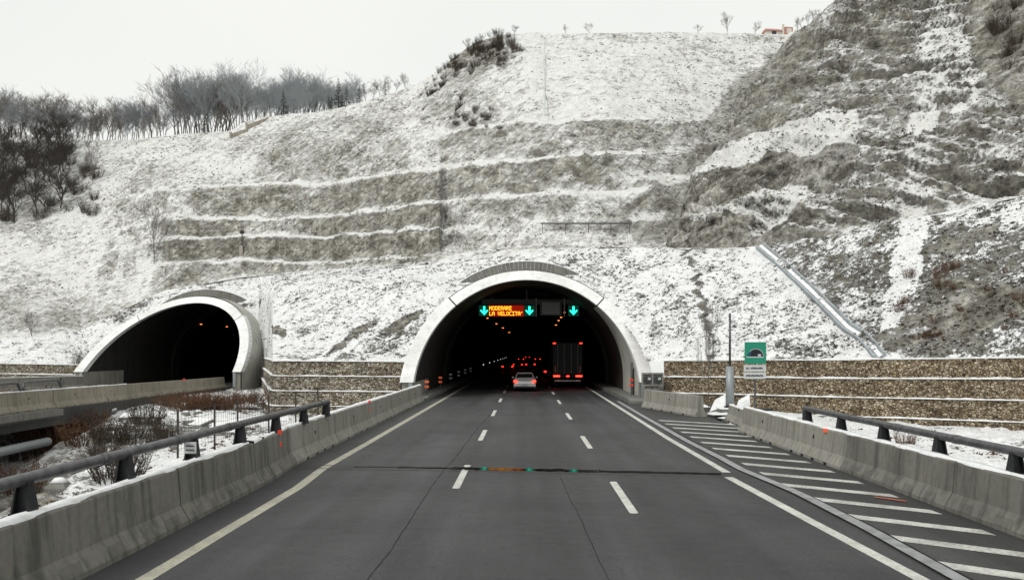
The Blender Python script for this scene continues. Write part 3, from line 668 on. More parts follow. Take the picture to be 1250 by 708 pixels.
# ------------------------------------------------------------------ tunnel portals
def rimY(T, z): return T['y0']+T['rake']*max(0, z-T['zc'])/T['r']
def prof(T, r, n=56, zb=-.6):
    pts = [(T['x']-r, zb), (T['x']-r, .4)]
    for i in range(n+1):
        a = math.pi-math.pi*i/n; pts.append((T['x']+r*math.cos(a), T['zc']+r*math.sin(a)))
    return pts+[(T['x']+r, .4), (T['x']+r, zb)]
def portal(T, label, L, deep, zb=-.6):
    root = empty('tunnel_portal', (T['x'], T['y0'], 0), 0, label, 'tunnel'); ox, oy = T['x'], T['y0']
    loc = lambda x, y, z: (x-ox, y-oy, z)
    p = prof(T, T['r'], zb=zb); rings = [[loc(x, rimY(T, z)+.05, z) for x, z in p]]
    for y in [T['y0']+T['rake']+2, T['y0']+16, T['y0']+22]: rings.append([loc(x, y, z) for x, z in p])
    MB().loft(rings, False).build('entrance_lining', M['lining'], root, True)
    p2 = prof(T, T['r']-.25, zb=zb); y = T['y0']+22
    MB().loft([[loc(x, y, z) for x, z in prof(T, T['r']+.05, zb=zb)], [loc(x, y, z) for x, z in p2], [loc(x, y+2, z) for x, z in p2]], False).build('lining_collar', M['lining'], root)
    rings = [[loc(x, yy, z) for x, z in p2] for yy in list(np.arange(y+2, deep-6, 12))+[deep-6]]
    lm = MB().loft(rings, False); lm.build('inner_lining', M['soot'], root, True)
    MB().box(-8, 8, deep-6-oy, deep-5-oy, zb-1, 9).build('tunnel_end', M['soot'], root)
    # rim: slanted collar in three cast pieces, flush with the raked cut
    def arc(r, a0, a1, n): return [(T['x']+r*math.cos(math.pi-math.pi*(a0+(a1-a0)*i/n)), T['zc']+r*math.sin(math.pi-math.pi*(a0+(a1-a0)*i/n))) for i in range(n+1)]
    for a0, a1, r1, nm in ((0, .255, T['R'], 'left_rim'), (.259, .741, T['R']-.1, 'crown_rim'), (.745, 1, T['R'], 'right_rim')):
        n = 26; A = arc(T['r']-.04, a0, a1, n); B = arc(r1, a0, a1, n); rg = []
        for (xi, zi), (xo, zo) in zip(A, B):
            yo = T['y0']+T['rake']*(zo-T['zc'])/T['r']; yi = T['y0']+T['rake']*(zi-T['zc'])/T['r']
            rg.append([loc(xi, yi-.02, zi), loc(xo, yo-.12, zo), loc(xo, yo+1.1, zo), loc(xi, yi+.9, zi)])
        o = MB().loft(rg, True, True).build('rim', M['rim'], root)
    for s_ in (-1, 1):                                    # foot under each rim end
        b = MB(); xa, xb = sorted((T['x']+s_*(T['r']-.02), T['x']+s_*(T['R']-.1))); b.box(xa-ox, xb-ox, .12, 9, zb, T['zc']-.02); b.build('foot_wall', M['conc_pale'], root)
        b = MB(); b.box(ox*0+s_*(T['r']+.14)-.13, s_*(T['r']+.14)+.13, .02, .115, -.3, T['zc']-.02); b.build('drip_edge', M['steel_pale'], root)
    pr = prof(T, T['R'], zb=zb); rings = [[loc(x, T['y0']+T['rake']*max(0, z-T['zc'])/T['r']+.3, z) for x, z in pr]]
    for y in (T['y0']+T['rake']+4.5, T['y0']+L): rings.append([loc(x, y, z) for x, z in pr])
    MB().loft(rings, False).build('outer_shell', M['shell'], root, True)
    # block parapet on the crown
    mb = MB(); n = 34; yp = T['y0']+T['rake']+3.2
    for i in range(n):
        a0 = R(90-36+72*i/n+.05); a1 = R(90-36+72*(i+1)/n-.05); r0, r1 = T['R']-.1, T['R']+.82
        q = [(r0*math.cos(a0), r0*math.sin(a0)), (r1*math.cos(a0), r1*math.sin(a0)), (r1*math.cos(a1), r1*math.sin(a1)), (r0*math.cos(a1), r0*math.sin(a1))]
        mb.loft([[(x, yp-oy, z+T['zc']) for x, z in q], [(x, yp-oy+.5, z+T['zc']) for x, z in q]], True, True)
    mb.build('block_parapet', M['grey_conc'], root)
    mb = MB(); rg = []
    for i in range(41):
        a = R(90-36+72*i/40); t = .04+.04*random.random(); r0 = T['R']+.82
        rg.append([(r0*math.cos(a), yp-oy-.02, r0*math.sin(a)+T['zc']), ((r0+t)*math.cos(a), yp-oy+.05, (r0+t)*math.sin(a)+T['zc']), ((r0+t)*math.cos(a), yp-oy+.5, (r0+t)*math.sin(a)+T['zc'])])
    mb.loft(rg, False).build('snow_line', M['snow'], root, True)
    return root
tp1 = portal(T1, 'large white-rimmed tunnel mouth straight ahead that swallows the three lanes', 24, 430)
tp2 = portal(T2, 'smaller looking tunnel mouth on the left, seen obliquely, for the other carriageway', 26, 200, -1.0)
pw = MB(); rg = []
for i in range(21):
    a = R(-0+46*i/20) if i else 0; z = 1.15+7.17*math.sin(a) ; x = 7.17*math.cos(a); y_ = rimY(T1, z)-58+.95
    rg.append([(x, y_, z), (x, 10.2, z)])
pw.loft([[(7.17, .95, -.1), (7.17, 10.2, -.1)]]+rg, False).build('pale_wall_panel', M['shell'], tp1, True)
hp = MB()                                              # door and cabinets on the inner wall
for y in (3.0,): hp.box(7.0, 7.16, y, y+.9, .25, 2.4)
hp.build('wall_niche', M['grey_conc'], tp1)
MB().tube([(6.98, 2.1, .25), (6.98, 2.1, 1.9), (7.0, 2.1, 2.0)], .06, 8).build('wall_pipe', M['post'], tp1)
for nm, x0, x1, y0 in (('kerb', -7.25, -6.15, 57.6), ('kerb', 6.2, 7.35, 54.5)):
    m = MB(); m.loft([[(x0,y0,-.3),(x1,y0,-.3),(x1,y0,.16),(x0,y0,.16)], [(x0,y0+1.2,-.3),(x1,y0+1.2,-.3),(x1,y0+1.2,.26),(x0,y0+1.2,.26)], [(x0,428,-.3),(x1,428,-.3),(x1,428,.26),(x0,428,.26)]], True, True)
    struct(m.build('tunnel_kerb', M['kerb']))

# delineators on the left kerb
def delineator(x, y, label, group, m, h=1.2, z=.26):
    r = empty('delineator', (x, y, z), 0, label, 'delineator', group); hh = h-z
    MB().tube([(0,0,0),(0,0,hh-.1)], .025, 6).build('post', M['steel'], r)
    MB().bevbox(-.13, .13, -.02, .02, hh-.14, hh, .01).build('upper_reflector', m, r); MB().bevbox(-.13, .13, -.02, .02, hh-.46, hh-.32, .01).build('lower_reflector', m, r)
    return r
dn = ['nearest to the tunnel mouth', 'second inside the tunnel mouth', 'third inside the tunnel mouth', 'fourth inside the tunnel mouth', 'fifth, far in the dark', 'sixth, farthest in the dark']
M['orange_dim'] = mat('dim_orange_reflector', (.3, .05, .02), .4, .5); M['grey_refl'] = mat('grey_reflector', (.2, .2, .2), .4, .5, 0, (.8, .8, .8), .04)
for k_ in range(6):
    delineator(-6.4, 59.8+9.6*k_, 'orange barred delineator on the left kerb, '+dn[k_], 'delineators on the left tunnel kerb', M['orange_refl'] if k_ < 2 else M['grey_refl'])
delineator(6.75, 58.4, 'thin delineator with small red head on right tunnel kerb', None, M['red_refl'], 1.35)
# two lamp box at the right foot
r = empty('signal_box', (8.0, 56.6, 1.0), 0, 'grey box with two dark lamp windows at the right foot of the tunnel arch', 'signal box')
MB().bevbox(-.8, .45, -.15, .3, 0, .78, .04).build('housing', M['gantry'], r)
fm = MB(); 
for a, b_, c, d_ in ((-.84,.49,.70,.80),(-.84,.49,-.02,.07),(-.84,-.75,.07,.70),(.40,.49,.07,.70),(-.22,-.13,.07,.70)): fm.box(a, b_, -.2, -.155, c, d_)
fm.build('frame', M['conc_pale'], r)
for x in (-.5, .13): MB().tube([(x,-.21,.38),(x,-.16,.38)], .2, 16).build('lamp_window', M['glass'], r); MB().bevbox(x+.03, x+.2, -.225, -.212, .36, .5, .005).build('lens_highlight', M['white_paint'], r)
MB().box(-.55, .2, -.1, .2, -1.0, 0).build('stand', M['grey_conc'], r)

# signs over the lanes
GY = 75.0
g = empty('sign_gantry', (0, GY, 6.95), 0, 'grey beam hung across the tunnel holding the lane signals', 'gantry')
MB().box(XA(588, GY), XA(708, GY), .12, .35, 0, .42).build('beam', M['gantry'], g)
hm = MB()
for x in (XA(643, GY), XA(600, GY), XA(700, GY)):
    top_ = 1.15+math.sqrt(6.95**2-x**2)-6.95; hm = MB(); hm.tube([(x, .22, .42), (x, .22, top_)], .035, 6); hm.build('hanger', M['gantry_blank'], g)
for x in (XA(654.5, GY), XA(689, GY)): MB().box(x-.05, x+.05, .0, .11, -1.0, .5).build('bracket', M['gantry_blank'], g)
def arrow_panel(px0, px1, label):
    x0, x1 = XA(px0, GY), XA(px1, GY); cx = (x0+x1)/2; s_ = .44
    r = empty('lane_arrow_signal', (cx, GY, 6.42), 0, label, 'lane signal', 'green arrow signals over the lanes')
    MB().bevbox(-.46, .46, -.12, .1, -.47, .47, .03).build('housing', M['black'], r); MB().box(-.43, .43, -.13, -.122, -.44, .44).build('panel', M['panel_green'], r)
    a = MB(); pts = [(-.075,.36),(.075,.36),(.075,-.06),(.24,.08),(.30,0),(0,-.36),(-.30,0),(-.24,.08),(-.075,-.06)]
    a.loft([[(x*1.1, -.16, z) for x, z in pts], [(x*1.1, -.133, z) for x, z in pts]], True, True).build('arrow', M['led_green'], r)
arrow_panel(586.5, 595.8, 'green down arrow over the left lane, left of the amber text')
arrow_panel(641, 651.5, 'green down arrow between the amber text and blank grey panel')
arrow_panel(694.5, 705.5, 'green down arrow over the right lane, rightmost of three')
def text_mesh(txt, size, name, m, parent, loc, bold=.0, ext=.01, ax='LEFT', sx=1):
    c = bpy.data.curves.new(name, 'FONT'); c.body = txt; c.size = size; c.offset = bold; c.extrude = ext; c.align_x = ax
    o = bpy.data.objects.new(name+'_c', c); COL.objects.link(o); bpy.context.view_layer.update()
    me = bpy.data.meshes.new_from_object(o.evaluated_get(bpy.context.evaluated_depsgraph_get())); bpy.data.objects.remove(o); bpy.data.curves.remove(c)
    me.materials.clear(); me.materials.append(m); q = bpy.data.objects.new(name, me); COL.objects.link(q); q.parent = parent; q.location = loc; q.rotation_euler = (R(90), 0, 0); q.scale = (sx, 1, 1); return q
x0, x1 = XA(596.2, GY), XA(639.8, GY)
r = empty('message_sign', ((x0+x1)/2, GY, 6.42), 0, 'black display with two lines of amber lettering reading MODERARE LA VELOCITA', 'message sign'); hw = (x1-x0)/2
MB().bevbox(-hw, hw, -.12, .15, -.5, .47, .03).build('housing', M['black'], r); MB().box(-hw+.04, hw-.04, -.13, -.122, -.46, .43).build('display', M['led_red'], r)
DOT = {'M':'10001 11011 10101 10101 10001 10001 10001','O':'01110 10001 10001 10001 10001 10001 01110','D':'11110 10001 10001 10001 10001 10001 11110','E':'11111 10000 10000 11110 10000 10000 11111',
 'R':'11110 10001 10001 11110 10100 10010 10001','A':'01110 10001 10001 11111 10001 10001 10001','L':'10000 10000 10000 10000 10000 10000 11111','V':'10001 10001 10001 10001 10001 01010 00100',
 'C':'01111 10000 10000 10000 10000 10000 01111','I':'11111 00100 00100 00100 00100 00100 11111','T':'11111 00100 00100 00100 00100 00100 00100',"'":'00100 00100 01000 00000 00000 00000 00000',' ':'00000 '*7}
def led_line(txt, x, z, ch, wch):
    mb = MB(); cw = wch/6.0; rh = ch/7.0
    for k_, c in enumerate(txt):
        for j, rw in enumerate(DOT[c].split()):
            for i, b_ in enumerate(rw):
                if b_ == '1': xx = x+(k_*6+i)*cw; zz = z-j*rh; mb.box(xx, xx+cw*.92, -.145, -.133, zz-rh*.92, zz)
    return mb
cwid = (2*hw-.12)/12
led_line('MODERARE', -hw+.08, .36, .32, cwid).build('lettering', M['led_text'], r); led_line("LA VELOCITA'", -hw+.08, -.07, .32, cwid).build('lettering', M['led_text'], r)
x0, x1 = XA(659.5, GY), XA(685.5, GY)
r = empty('blank_panel', ((x0+x1)/2, GY, 6.65), 0, 'unlit square grey panel hung right of the middle green arrow', 'panel')
MB().bevbox(-(x1-x0)/2, (x1-x0)/2, -.12, .1, -.62, .62, .03).build('housing', M['gantry'], r); MB().box(-.72, .72, -.13, -.122, -.52, .46).build('face', M['gantry_blank'], r)
# ceiling lamps
def lamp(x, y, z, label, group, w_=.26):
    r = empty('tunnel_lamp', (x, y, z), 0, label, 'lamp', group); MB().bevbox(-w_, w_, -.14, .14, 0, .12, .02).build('housing', M['post'], r)
    MB().bevbox(-w_*.8, w_*.8, -.12, .12, -.06, -.002, .01).build('diffuser', M['lamp'], r)
    MB().tube([(0, 0, .12), (0, 0, .5)], .02, 5).build('hanger', M['post'], r); return r
on = ['nearest', 'second', 'third', 'fourth']
for k_, (a, b_) in enumerate(((595,388),(606,395),(614,400),(621.6,405.5))):
    Yv = 3.5*F/(429-b_); lamp(XA(a, Yv), Yv, 6.6, 'small orange ceiling lamp in the left row, %s from the text display' % on[k_], 'orange lamps under the tunnel ceiling', .11+.03*k_)
for k_, (a, b_) in enumerate(((689,381),(685,387),(682,391),(678.6,396.5))):
    Yv = 3.5*F/(429-b_); lamp(XA(a, Yv), Yv, 6.6, 'small orange ceiling lamp in the right row, %s below the blank panel' % on[k_], 'orange lamps under the tunnel ceiling', .10+.02*k_)
lamp(*P(245.5, 395.5, 112), 'left one of two orange lamps inside the left tunnel', 'orange lamps in the left tunnel', .13); lamp(*P(277, 398.5, 118), 'right one of two orange lamps inside the left tunnel', 'orange lamps in the left tunnel', .12)
gl0 = None
for k_ in range(8):
    y = 150+26*k_
    if gl0 is None:
        r = empty('guide_light', (-6.8, y, .95), 0, 'tiny white guide light in the dotted row on the left tunnel wall', 'guide light', 'white guide lights along the left tunnel wall')
        MB().bevbox(-.07, .07, -.06, .06, -.07, .07, .02).build('lens', M['guide'], r); MB().box(-.2, -.1, -.05, .05, -.05, .05).build('bracket', M['post'], r); gl0 = r
    else: c = copy_tree(gl0); c.location = (-6.8, y, .95)

# ------------------------------------------------------------------ traffic in the tunnel
def make_car(paint_, light, label, cat='car', group=None, silver=False):
    r = empty('car', (0,0,0), 0, label, cat, group)
    sec = [(0.0,.38,.62,.62,.72,.62),(.12,.26,.86,.88,.84,.74),(.35,.22,.92,1.02,.87,.72),(.62,.22,.94,1.38,.88,.60),(1.1,.22,.95,1.45,.89,.60),(2.2,.22,.95,1.44,.89,.60),(2.75,.22,.93,1.2,.88,.64),(3.15,.22,.90,.93,.87,.72),(3.9,.24,.80,.82,.85,.68),(4.1,.35,.62,.64,.74,.60)]
    rings = []
    for y, zb, zl, zt, wb, wt in sec: rings.append([(-wb*.94,y,zb),(-wb,y,(zb+zl)/2),(-wb*.98,y,zl),(-wt,y,zt-.03),(-wt*.85,y,zt),(wt*.85,y,zt),(wt,y,zt-.03),(wb*.98,y,zl),(wb,y,(zb+zl)/2),(wb*.94,y,zb)])
    MB().loft(rings, True, True).build('body', paint_, r, True)
    MB().add([(-.66,.36,.97),(.66,.36,.97),(.56,.60,1.34),(-.56,.60,1.34)], [(0,1,2,3)]).build('rear_window', M['glass'], r).location = (0, -.035, .005)
    MB().bevbox(-.56, .56, .47, .66, 1.385, 1.43, .015).build('spoiler', paint_, r)
    MB().bevbox(-.84, .84, -.06, .14, .36, .60, .04).build('bumper', paint_, r); MB().bevbox(-.72, .72, -.05, .12, .2, .355, .03).build('lower_valance', M['rubber'], r)
    o = MB().bevbox(-.26, .26, -.085, -.064, .43, .54, .004).build('number_plate', M['white_paint'], r)
    for s_ in (-1, 1):
        MB().loft([[(s_*.88,.02,.72),(s_*.62,-.03,.73),(s_*.62,-.03,.86),(s_*.86,.05,.88)][::s_], [(s_*.88,.2,.72),(s_*.62,.2,.73),(s_*.62,.2,.86),(s_*.86,.2,.88)][::s_]], True, True).build('tail_light', light, r)
        for y in (.72, 3.2): 
            wh = MB().tube([(s_*.68,y,.31),(s_*.87,y,.31)], .31, 18).build('wheel', M['rubber'], r); MB().tube([(s_*.86,y,.31),(s_*.885,y,.31)], .19, 12).build('rim', M['chrome'], wh)
        MB().bevbox(min(s_*.9, s_*1.02), max(s_*.9, s_*1.02), 2.45, 2.6, .96, 1.08, .02).build('mirror', paint_, r)
        MB().add([(s_*.895,.8,.99),(s_*.895,2.6,.97),(s_*.66,2.2,1.37),(s_*.64,1.0,1.38)], [(0,1,2,3)]).build('side_window', M['glass'], r)
    return r
c1 = make_car(M['car_silver'], M['brake'], 'silver hatchback with lit tail lights driving into the tunnel in the middle lane'); c1.location = (-.03, 71.5, 0)
c2 = make_car(M['car_dark'], M['brake_far'], 'dark car in the left lane, nearest beyond the silver car', group='far cars braking deep in the tunnel')
c2.location = (-2.7, 141, 0)
for (px_, py_, lbl) in ((647.5,444.6,'dark braking car in the middle lane just right above the silver car'),(636,438.2,'dark braking car far up the left lane'),(656.5,438.2,'dark braking car far up the right lane beside the truck'),(644,436,'farthest dark braking car near the tunnel vanishing point'),(673.5,453.5,'dark car in the right lane mostly hidden behind the truck'),(632,444.8,'dark braking car between the left lane car and the middle one')):
    Yv = 2.3*F/(py_-CY); c = copy_tree(c2); c['label'] = lbl; c.location = (XA(px_, Yv), Yv, 0)
# truck
t = empty('truck', (3.62, 78, 0), 0, 'tall dark box truck with red corner lights in the right lane of the tunnel', 'truck')
MB().bevbox(-1.24, 1.24, 0, 12.5, 1.15, 3.85, .05).build('cargo_box', M['truck'], t)
dm = MB()
for s_ in (-1, 1): dm.bevbox(min(s_*.02, s_*1.19), max(s_*.02, s_*1.19), -.04, -.005, 1.22, 3.75, .01); 
dm.build('rear_doors', M['truck'], t)
for x in (-.85,-.3,.3,.85): MB().tube([(x,-.07,1.25),(x,-.07,3.7)], .02, 6).build('lock_bar', M['chrome'], t)
MB().bevbox(-1.0, 1.0, .1, 12, .85, 1.148, .02).build('chassis', M['black'], t)
MB().bevbox(-1.2, 1.2, -.05, .12, .92, 1.12, .02).build('light_bar', M['black'], t); MB().bevbox(-1.1, 1.1, -.02, .12, .55, .68, .02).build('underrun_bumper', M['chrome'], t)
for s_ in (-1, 1):
    MB().bevbox(s_*.95-.27, s_*.95+.27, -.09, -.052, .95, 1.09, .01).build('tail_light', M['brake'], t); MB().bevbox(s_*1.12-.13, s_*1.12+.1, -.05, -.006, 3.76, 3.84, .01).build('top_marker_light', M['brake'], t)
    MB().bevbox(s_*1.05-.06, s_*1.05+.06, -.06, -.042, 1.35, 1.85, .005).build('side_reflector', M['orange_dim'], t)
    for y in (1.6, 2.9, 10.8): wh = MB().tube([(s_*.75,y,.5),(s_*1.2,y,.5)], .5, 18).build('wheel', M['rubber'], t)
MB().bevbox(-1.2, 1.2, 12.7, 14.8, .6, 3.3, .15).build('cab', M['car_dark'], t); MB().bevbox(-.12, .12, -.09, -.052, .96, 1.06, .01).build('middle_light', M['brake'], t)

# ------------------------------------------------------------------ gabion walls
def gabion(path, tiers, ztops, label, seglen=2.0, back=(0, 1), step=.14, sm_=None):
    """path: list of (X,Y) on the top front line; tiers stacked 1 m, stepping forward going down"""
    a = np.array(path, float); root = empty('gabion_wall', (a[0,0], a[0,1], 0), 0, label, 'gabion wall'); o0 = a[0]
    ln = np.concatenate([[0], np.cumsum(np.hypot(*(np.diff(a, axis=0).T)))]); n = int(ln[-1]/.13); tt = np.linspace(0, ln[-1], n)
    x = np.interp(tt, ln, a[:, 0]); y = np.interp(tt, ln, a[:, 1]); dx, dy = np.gradient(x), np.gradient(y); l = np.hypot(dx, dy); nx, ny = dy/l, -dx/l
    zt = np.interp(tt, ln, ztops)
    for k_ in range(tiers):
        off = step*k_+.05; nz = 8; rows = []
        prof_ = [(-.35, .0), (0, 0)]+[(0, -.98*i/nz) for i in range(1, nz+1)]
        for q, (o_, dz_) in enumerate(prof_):
            p = np.stack([x+nx*(off+o_), y+ny*(off+o_), zt-k_*1.0+dz_-.02], -1)
            if q > 0:
                bul = .07*vnoise(p*np.array((4.2, 4.2, 5)), 3+k_)+.05*vnoise(p*9, 9); jn = np.abs(((tt/seglen) % 1)-.5); bul = bul-.05*(jn > .485); p = p+np.stack([nx*bul, ny*bul, 0*bul], -1)
            rows.append(p-np.array((o0[0], o0[1], 0)))
        G = np.array(rows); nr, nc = G.shape[:2]; idx = np.arange(nr*nc).reshape(nr, nc)
        q = np.stack([idx[:-1,:-1], idx[1:,:-1], idx[1:,1:], idx[:-1,1:]], -1).reshape(-1, 4)
        MB().add(G.reshape(-1, 3).tolist(), q.tolist()).build('gabion_tier', sm_ or M['gabion'], root)
        sv = []; th = .05+.05*np.abs(vnoise(np.stack([tt*.9, tt*0, tt*0+k_], -1), 5))+.02*vnoise(np.stack([tt*6, tt*0, tt*0+k_], -1), 6); d_ = off+.07+.03*vnoise(np.stack([tt*2, tt*0, tt*0+k_], -1), 8)
        for (fo, hz) in ((0, -.03), (.03, .4), (-.06, 1.0), (-.38, .9)):
            sv.append(np.stack([x+nx*(d_+fo)-o0[0], y+ny*(d_+fo)-o0[1], zt-k_+th*hz], -1))
        G = np.array(sv); nr, nc = G.shape[:2]; idx = np.arange(nr*nc).reshape(nr, nc); q = np.stack([idx[:-1,:-1], idx[:-1,1:], idx[1:,1:], idx[1:,:-1]], -1).reshape(-1, 4)
        MB().add(G.reshape(-1, 3).tolist(), q.tolist()).build('snow_ledge', M['snow'], root, True)
    return root
gabion([(8.7,57.6),(8.87,57.5),(13.9,52),(16.1,50.3),(23.2,42.7),(33,35)], 4, [2.5,2.5,2.62,2.62,2.82,2.9], 'long tiered gabion wall of brown stones along the right embankment', sm_=M['gabion_b'])
gabion([(-26.9,95),(-17.2,63.2),(-16.6,62),(-7.9,61.4)], 4, [2.4,2.45,2.45,2.4], 'gabion wall of pale stones between the two tunnel mouths')
gabion([(-75,93.5),(-52,91),(-43.3,91)], 3, [1.9,1.9,1.75], 'low gabion wall left of the left tunnel mouth')

# ------------------------------------------------------------------ left carriageway
def lroad_z(y): return .15-.0117*(y-43)
def lroad_x(y): return -24.6-.1043*(y-43)
m = MB(); r0 = []
for y in (-40, 20, 43, 60, 90, 130, 200):
    xr = lroad_x(y) if y < 90 else -29.5; z = lroad_z(y) if y < 90 else -.4; xl = -44.2 if y < 60 else (-42.3 if y >= 88 else -43.5)
    r0.append([(xr+.25, y, z), (xr+.25, y, z-.9), (xl, y, z-.9), (xl, y, z)])
struct(m.loft(r0, True, True).build('left_carriageway', M['asphalt_old']))
dk = MB(); rg = []
for y in (-40, 20, 43, 49): rg.append([(lroad_x(y)+.62, y, lroad_z(y)-.02), (lroad_x(y)+.62, y, lroad_z(y)-.35), (lroad_x(y)+.2, y, lroad_z(y)-.55), (lroad_x(y)-.5, y, lroad_z(y)-.95), (lroad_x(y)-3, y, lroad_z(y)-.95), (lroad_x(y)-3, y, lroad_z(y)-.02)])
struct(dk.loft(rg, True, True).build('bridge_deck_edge', M['grey_conc']))
ys = [13, 19, 25, 31, 37, 43, 49, 55, 61, 67, 73, 79, 84.5, 90]
ld = ['outside the left frame']*5+['at the left frame edge below the far grey rail', 'second from the left frame edge']+['third from the left frame edge', 'fourth from the left frame edge behind brown shrubs', 'fifth from the left frame edge beside the round shrub', 'fourth from the left tunnel foot with a red dot', 'third from the right foot of left tunnel', 'second from the right foot of left tunnel', 'last one in front of the left tunnel right foot']
for k_ in range(5, len(ys)-1):
    y0, y1 = ys[k_], ys[k_+1]
    lb = 'beige left carriageway barrier, '+ld[min(k_, len(ld)-1)]
    o = barrier((lroad_x(y0)-.05, y0), (lroad_x(y1)-.05, y1), lroad_z(y0), lroad_z(y1), M['conc_beige'], lb, 'beige barriers of the left carriageway', outer=1, holes=True, snow=k_ < 8)
    if k_ == 10: MB().bevbox(.08, .16, 2.0, 2.25, .9, 1.1, .01).build('reflector', M['red_refl'], o)
barrier((lroad_x(31), 31), (lroad_x(43), 43), lroad_z(31), lroad_z(43), M['conc_beige'], 'long beige concrete barrier cut off by the left frame edge', 'beige barriers of the left carriageway', outer=1, holes=False)
for k_, (y0, y1) in enumerate(((60,67),(67,74),(74,81),(81,88))):
    barrier((-43.6+.3*k_, y0), (-43.3+.3*k_, y1), .0-.1*k_, -.1-.1*k_, M['conc_pale'], 'far side barrier of left carriageway, '+['outermost left', 'second from left', 'third, behind the low rail', 'touching the left tunnel foot'][k_], 'far side barriers of the left carriageway', outer=1, h=1.15)
r = empty('guard_rail', (lroad_x(44), 44, lroad_z(44)+1.0), 0, 'small dark bridge rail on the beige barrier at the left frame edge', 'rail')
def lr_(y, z): return (lroad_x(y)-lroad_x(44), y-44, z)
for y0, y1 in ((40, 45.2), (45.5, 50.2)):
    MB().tube([lr_(y0, .03), lr_(y0+.15, .38), lr_(y0+.4, .44), lr_(y1-.6, .44), lr_(y1-.25, .38), lr_(y1, .03)], .07, 8).build('pipe_loop', M['steel'], r, True)
r = MB().tube([(lroad_x(20)+.6, 20, -1.25), (lroad_x(40)+.6, 40, -1.45), (lroad_x(47)+.6, 47, -1.5)], .22, 12).build('drain_pipe', M['steel_pale'], None, True)
tag(r, 'fat grey drain pipe slung under the edge of left bridge deck', 'pipe')

# ------------------------------------------------------------------ hillside fittings
pth = [(928,302),(955,325),(985,352),(1010,377),(1035,402),(1055,415),(1075,438)]
cp = []
for i in range(len(pth)-1):
    for t_ in np.linspace(0, 1, 6)[:-1]: cp.append(on_emb(pth[i][0]*(1-t_)+pth[i+1][0]*t_, pth[i][1]*(1-t_)+pth[i+1][1]*t_))
cp.append(on_emb(*pth[-1])); cp = [Vector(p) for p in cp]; rg = []; rs = []
root = empty('drainage_chute', cp[-1], 0, 'pale snow-lined concrete drainage chute running down the slope to the right gabion wall', 'drainage chute'); base = cp[-1].copy()
for i, p in enumerate(cp):
    tg = (cp[min(i+1, len(cp)-1)]-cp[max(0, i-1)]).normalized(); sd = tg.cross(Vector((-.35, -.5, .8))).normalized(); up = sd.cross(tg).normalized(); up = up if up.z > 0 else -up
    q = p-base; rg.append([q+sd*a+up*b_ for a, b_ in ((-.32,-.3),(-.32,.3),(-.24,.3),(-.17,.12),(.17,.12),(.24,.3),(.32,.3),(.32,-.3))])
    rs.append([q+sd*a+up*b_ for a, b_ in ((-.16,.16),(-.08,.14+.05*random.random()),(.0,.14+.04*random.random()),(.06,.13))])
MB().loft(rg, True, True).build('channel', concrete('chute_concrete', (.40, .44, .46), .4), root); MB().loft(rs, False).build('snow_lining', M['snow'], root, True)

# handrail on the pale face
r = empty('handrail', on_back(660, 277), 0, 'thin dark handrail line on the pale rock face above the main tunnel', 'handrail'); b0 = Vector(r.location)
pts = [Vector(on_back(x, 274))-b0+Vector((0, -.6, 0)) for x in (660, 690, 720, 770)]
MB().tube(pts, .07, 6).build('pipe', M['steel'], r); 
for x in (662, 690, 718, 745, 768):
    a = Vector(on_back(x, 274))-b0+Vector((0, -.6, 0)); MB().tube([a, a+Vector((0, .3, -.9))], .03, 5).build('post', M['steel'], r)
r = empty('pipe_run', on_back(665, 146), 0, 'thin white pipe running straight down the upper slope', 'pipe'); b0 = Vector(r.location)
MB().tube([Vector(on_back(665, y))-b0+Vector((0, -.5, .3)) for y in (146, 120, 95, 70, 56)], .06, 6).build('pipe', M['white_paint'], r)
# timber parapet on the left skyline
r = empty('timber_parapet', on_back(283, 178), 0, 'weathered beige timber parapet stepping along the left skyline', 'fence'); b0 = Vector(r.location)
def wall_seg(a, b_, h0, h1, m):
    A = Vector(P(*a))-b0; B = Vector(P(*b_))-b0; n = Vector((-(B-A).y, (B-A).x, 0)).normalized()*.15
    return MB().loft([[A-n, A+n, A+n+Vector((0,0,h0)), A-n+Vector((0,0,h0))], [B-n, B+n, B+n+Vector((0,0,h1)), B-n+Vector((0,0,h1))]], True, True).build('board_panel', m, r)
ZF = look(back_rows, 290, 165)
wall_seg((282,179,ZF-2), (300,166,ZF-1), 1.9, 1.0, M['wood']); wall_seg((302,165,ZF), (330,153,ZF+3), 1.6, 1.3, M['wood']); wall_seg((330,145,ZF+3), (365,146,ZF+6), .35, .3, M['wood']); wall_seg((365,146,ZF+6), (430,149,ZF+5), .3, .25, M['wood'])
for a in ((281.5,180,ZF-2.1,2.3),(301,166,ZF-.5,2.0),(330.5,153,ZF+3,1.7)):
    q = Vector(P(*a[:3]))-b0; MB().bevbox(q.x-.13, q.x+.13, q.y-.2, q.y+.2, q.z, q.z+a[3], .02).build('post', M['wood'], r)
# survey post on terrace
r = empty('marker_post', on_back(297, 316), 0, 'short dark post with round head standing on the left terraces', 'post')
zt_ = 3.0; MB().tube([(0,-.5,0),(0,-.5,zt_)], .05, 6).build('pole', M['bark_dark'], r); MB().tube([(-.02,-.5,zt_-.1),(0,-.5,zt_+.1),(.05,-.5,zt_+.35)], [.2,.3,.15], 8).build('head', M['bark_dark'], r)
MB().bevbox(-.3, .1, -.6, -.4, .3, 1.5, .05).build('box', M['wood'], r)
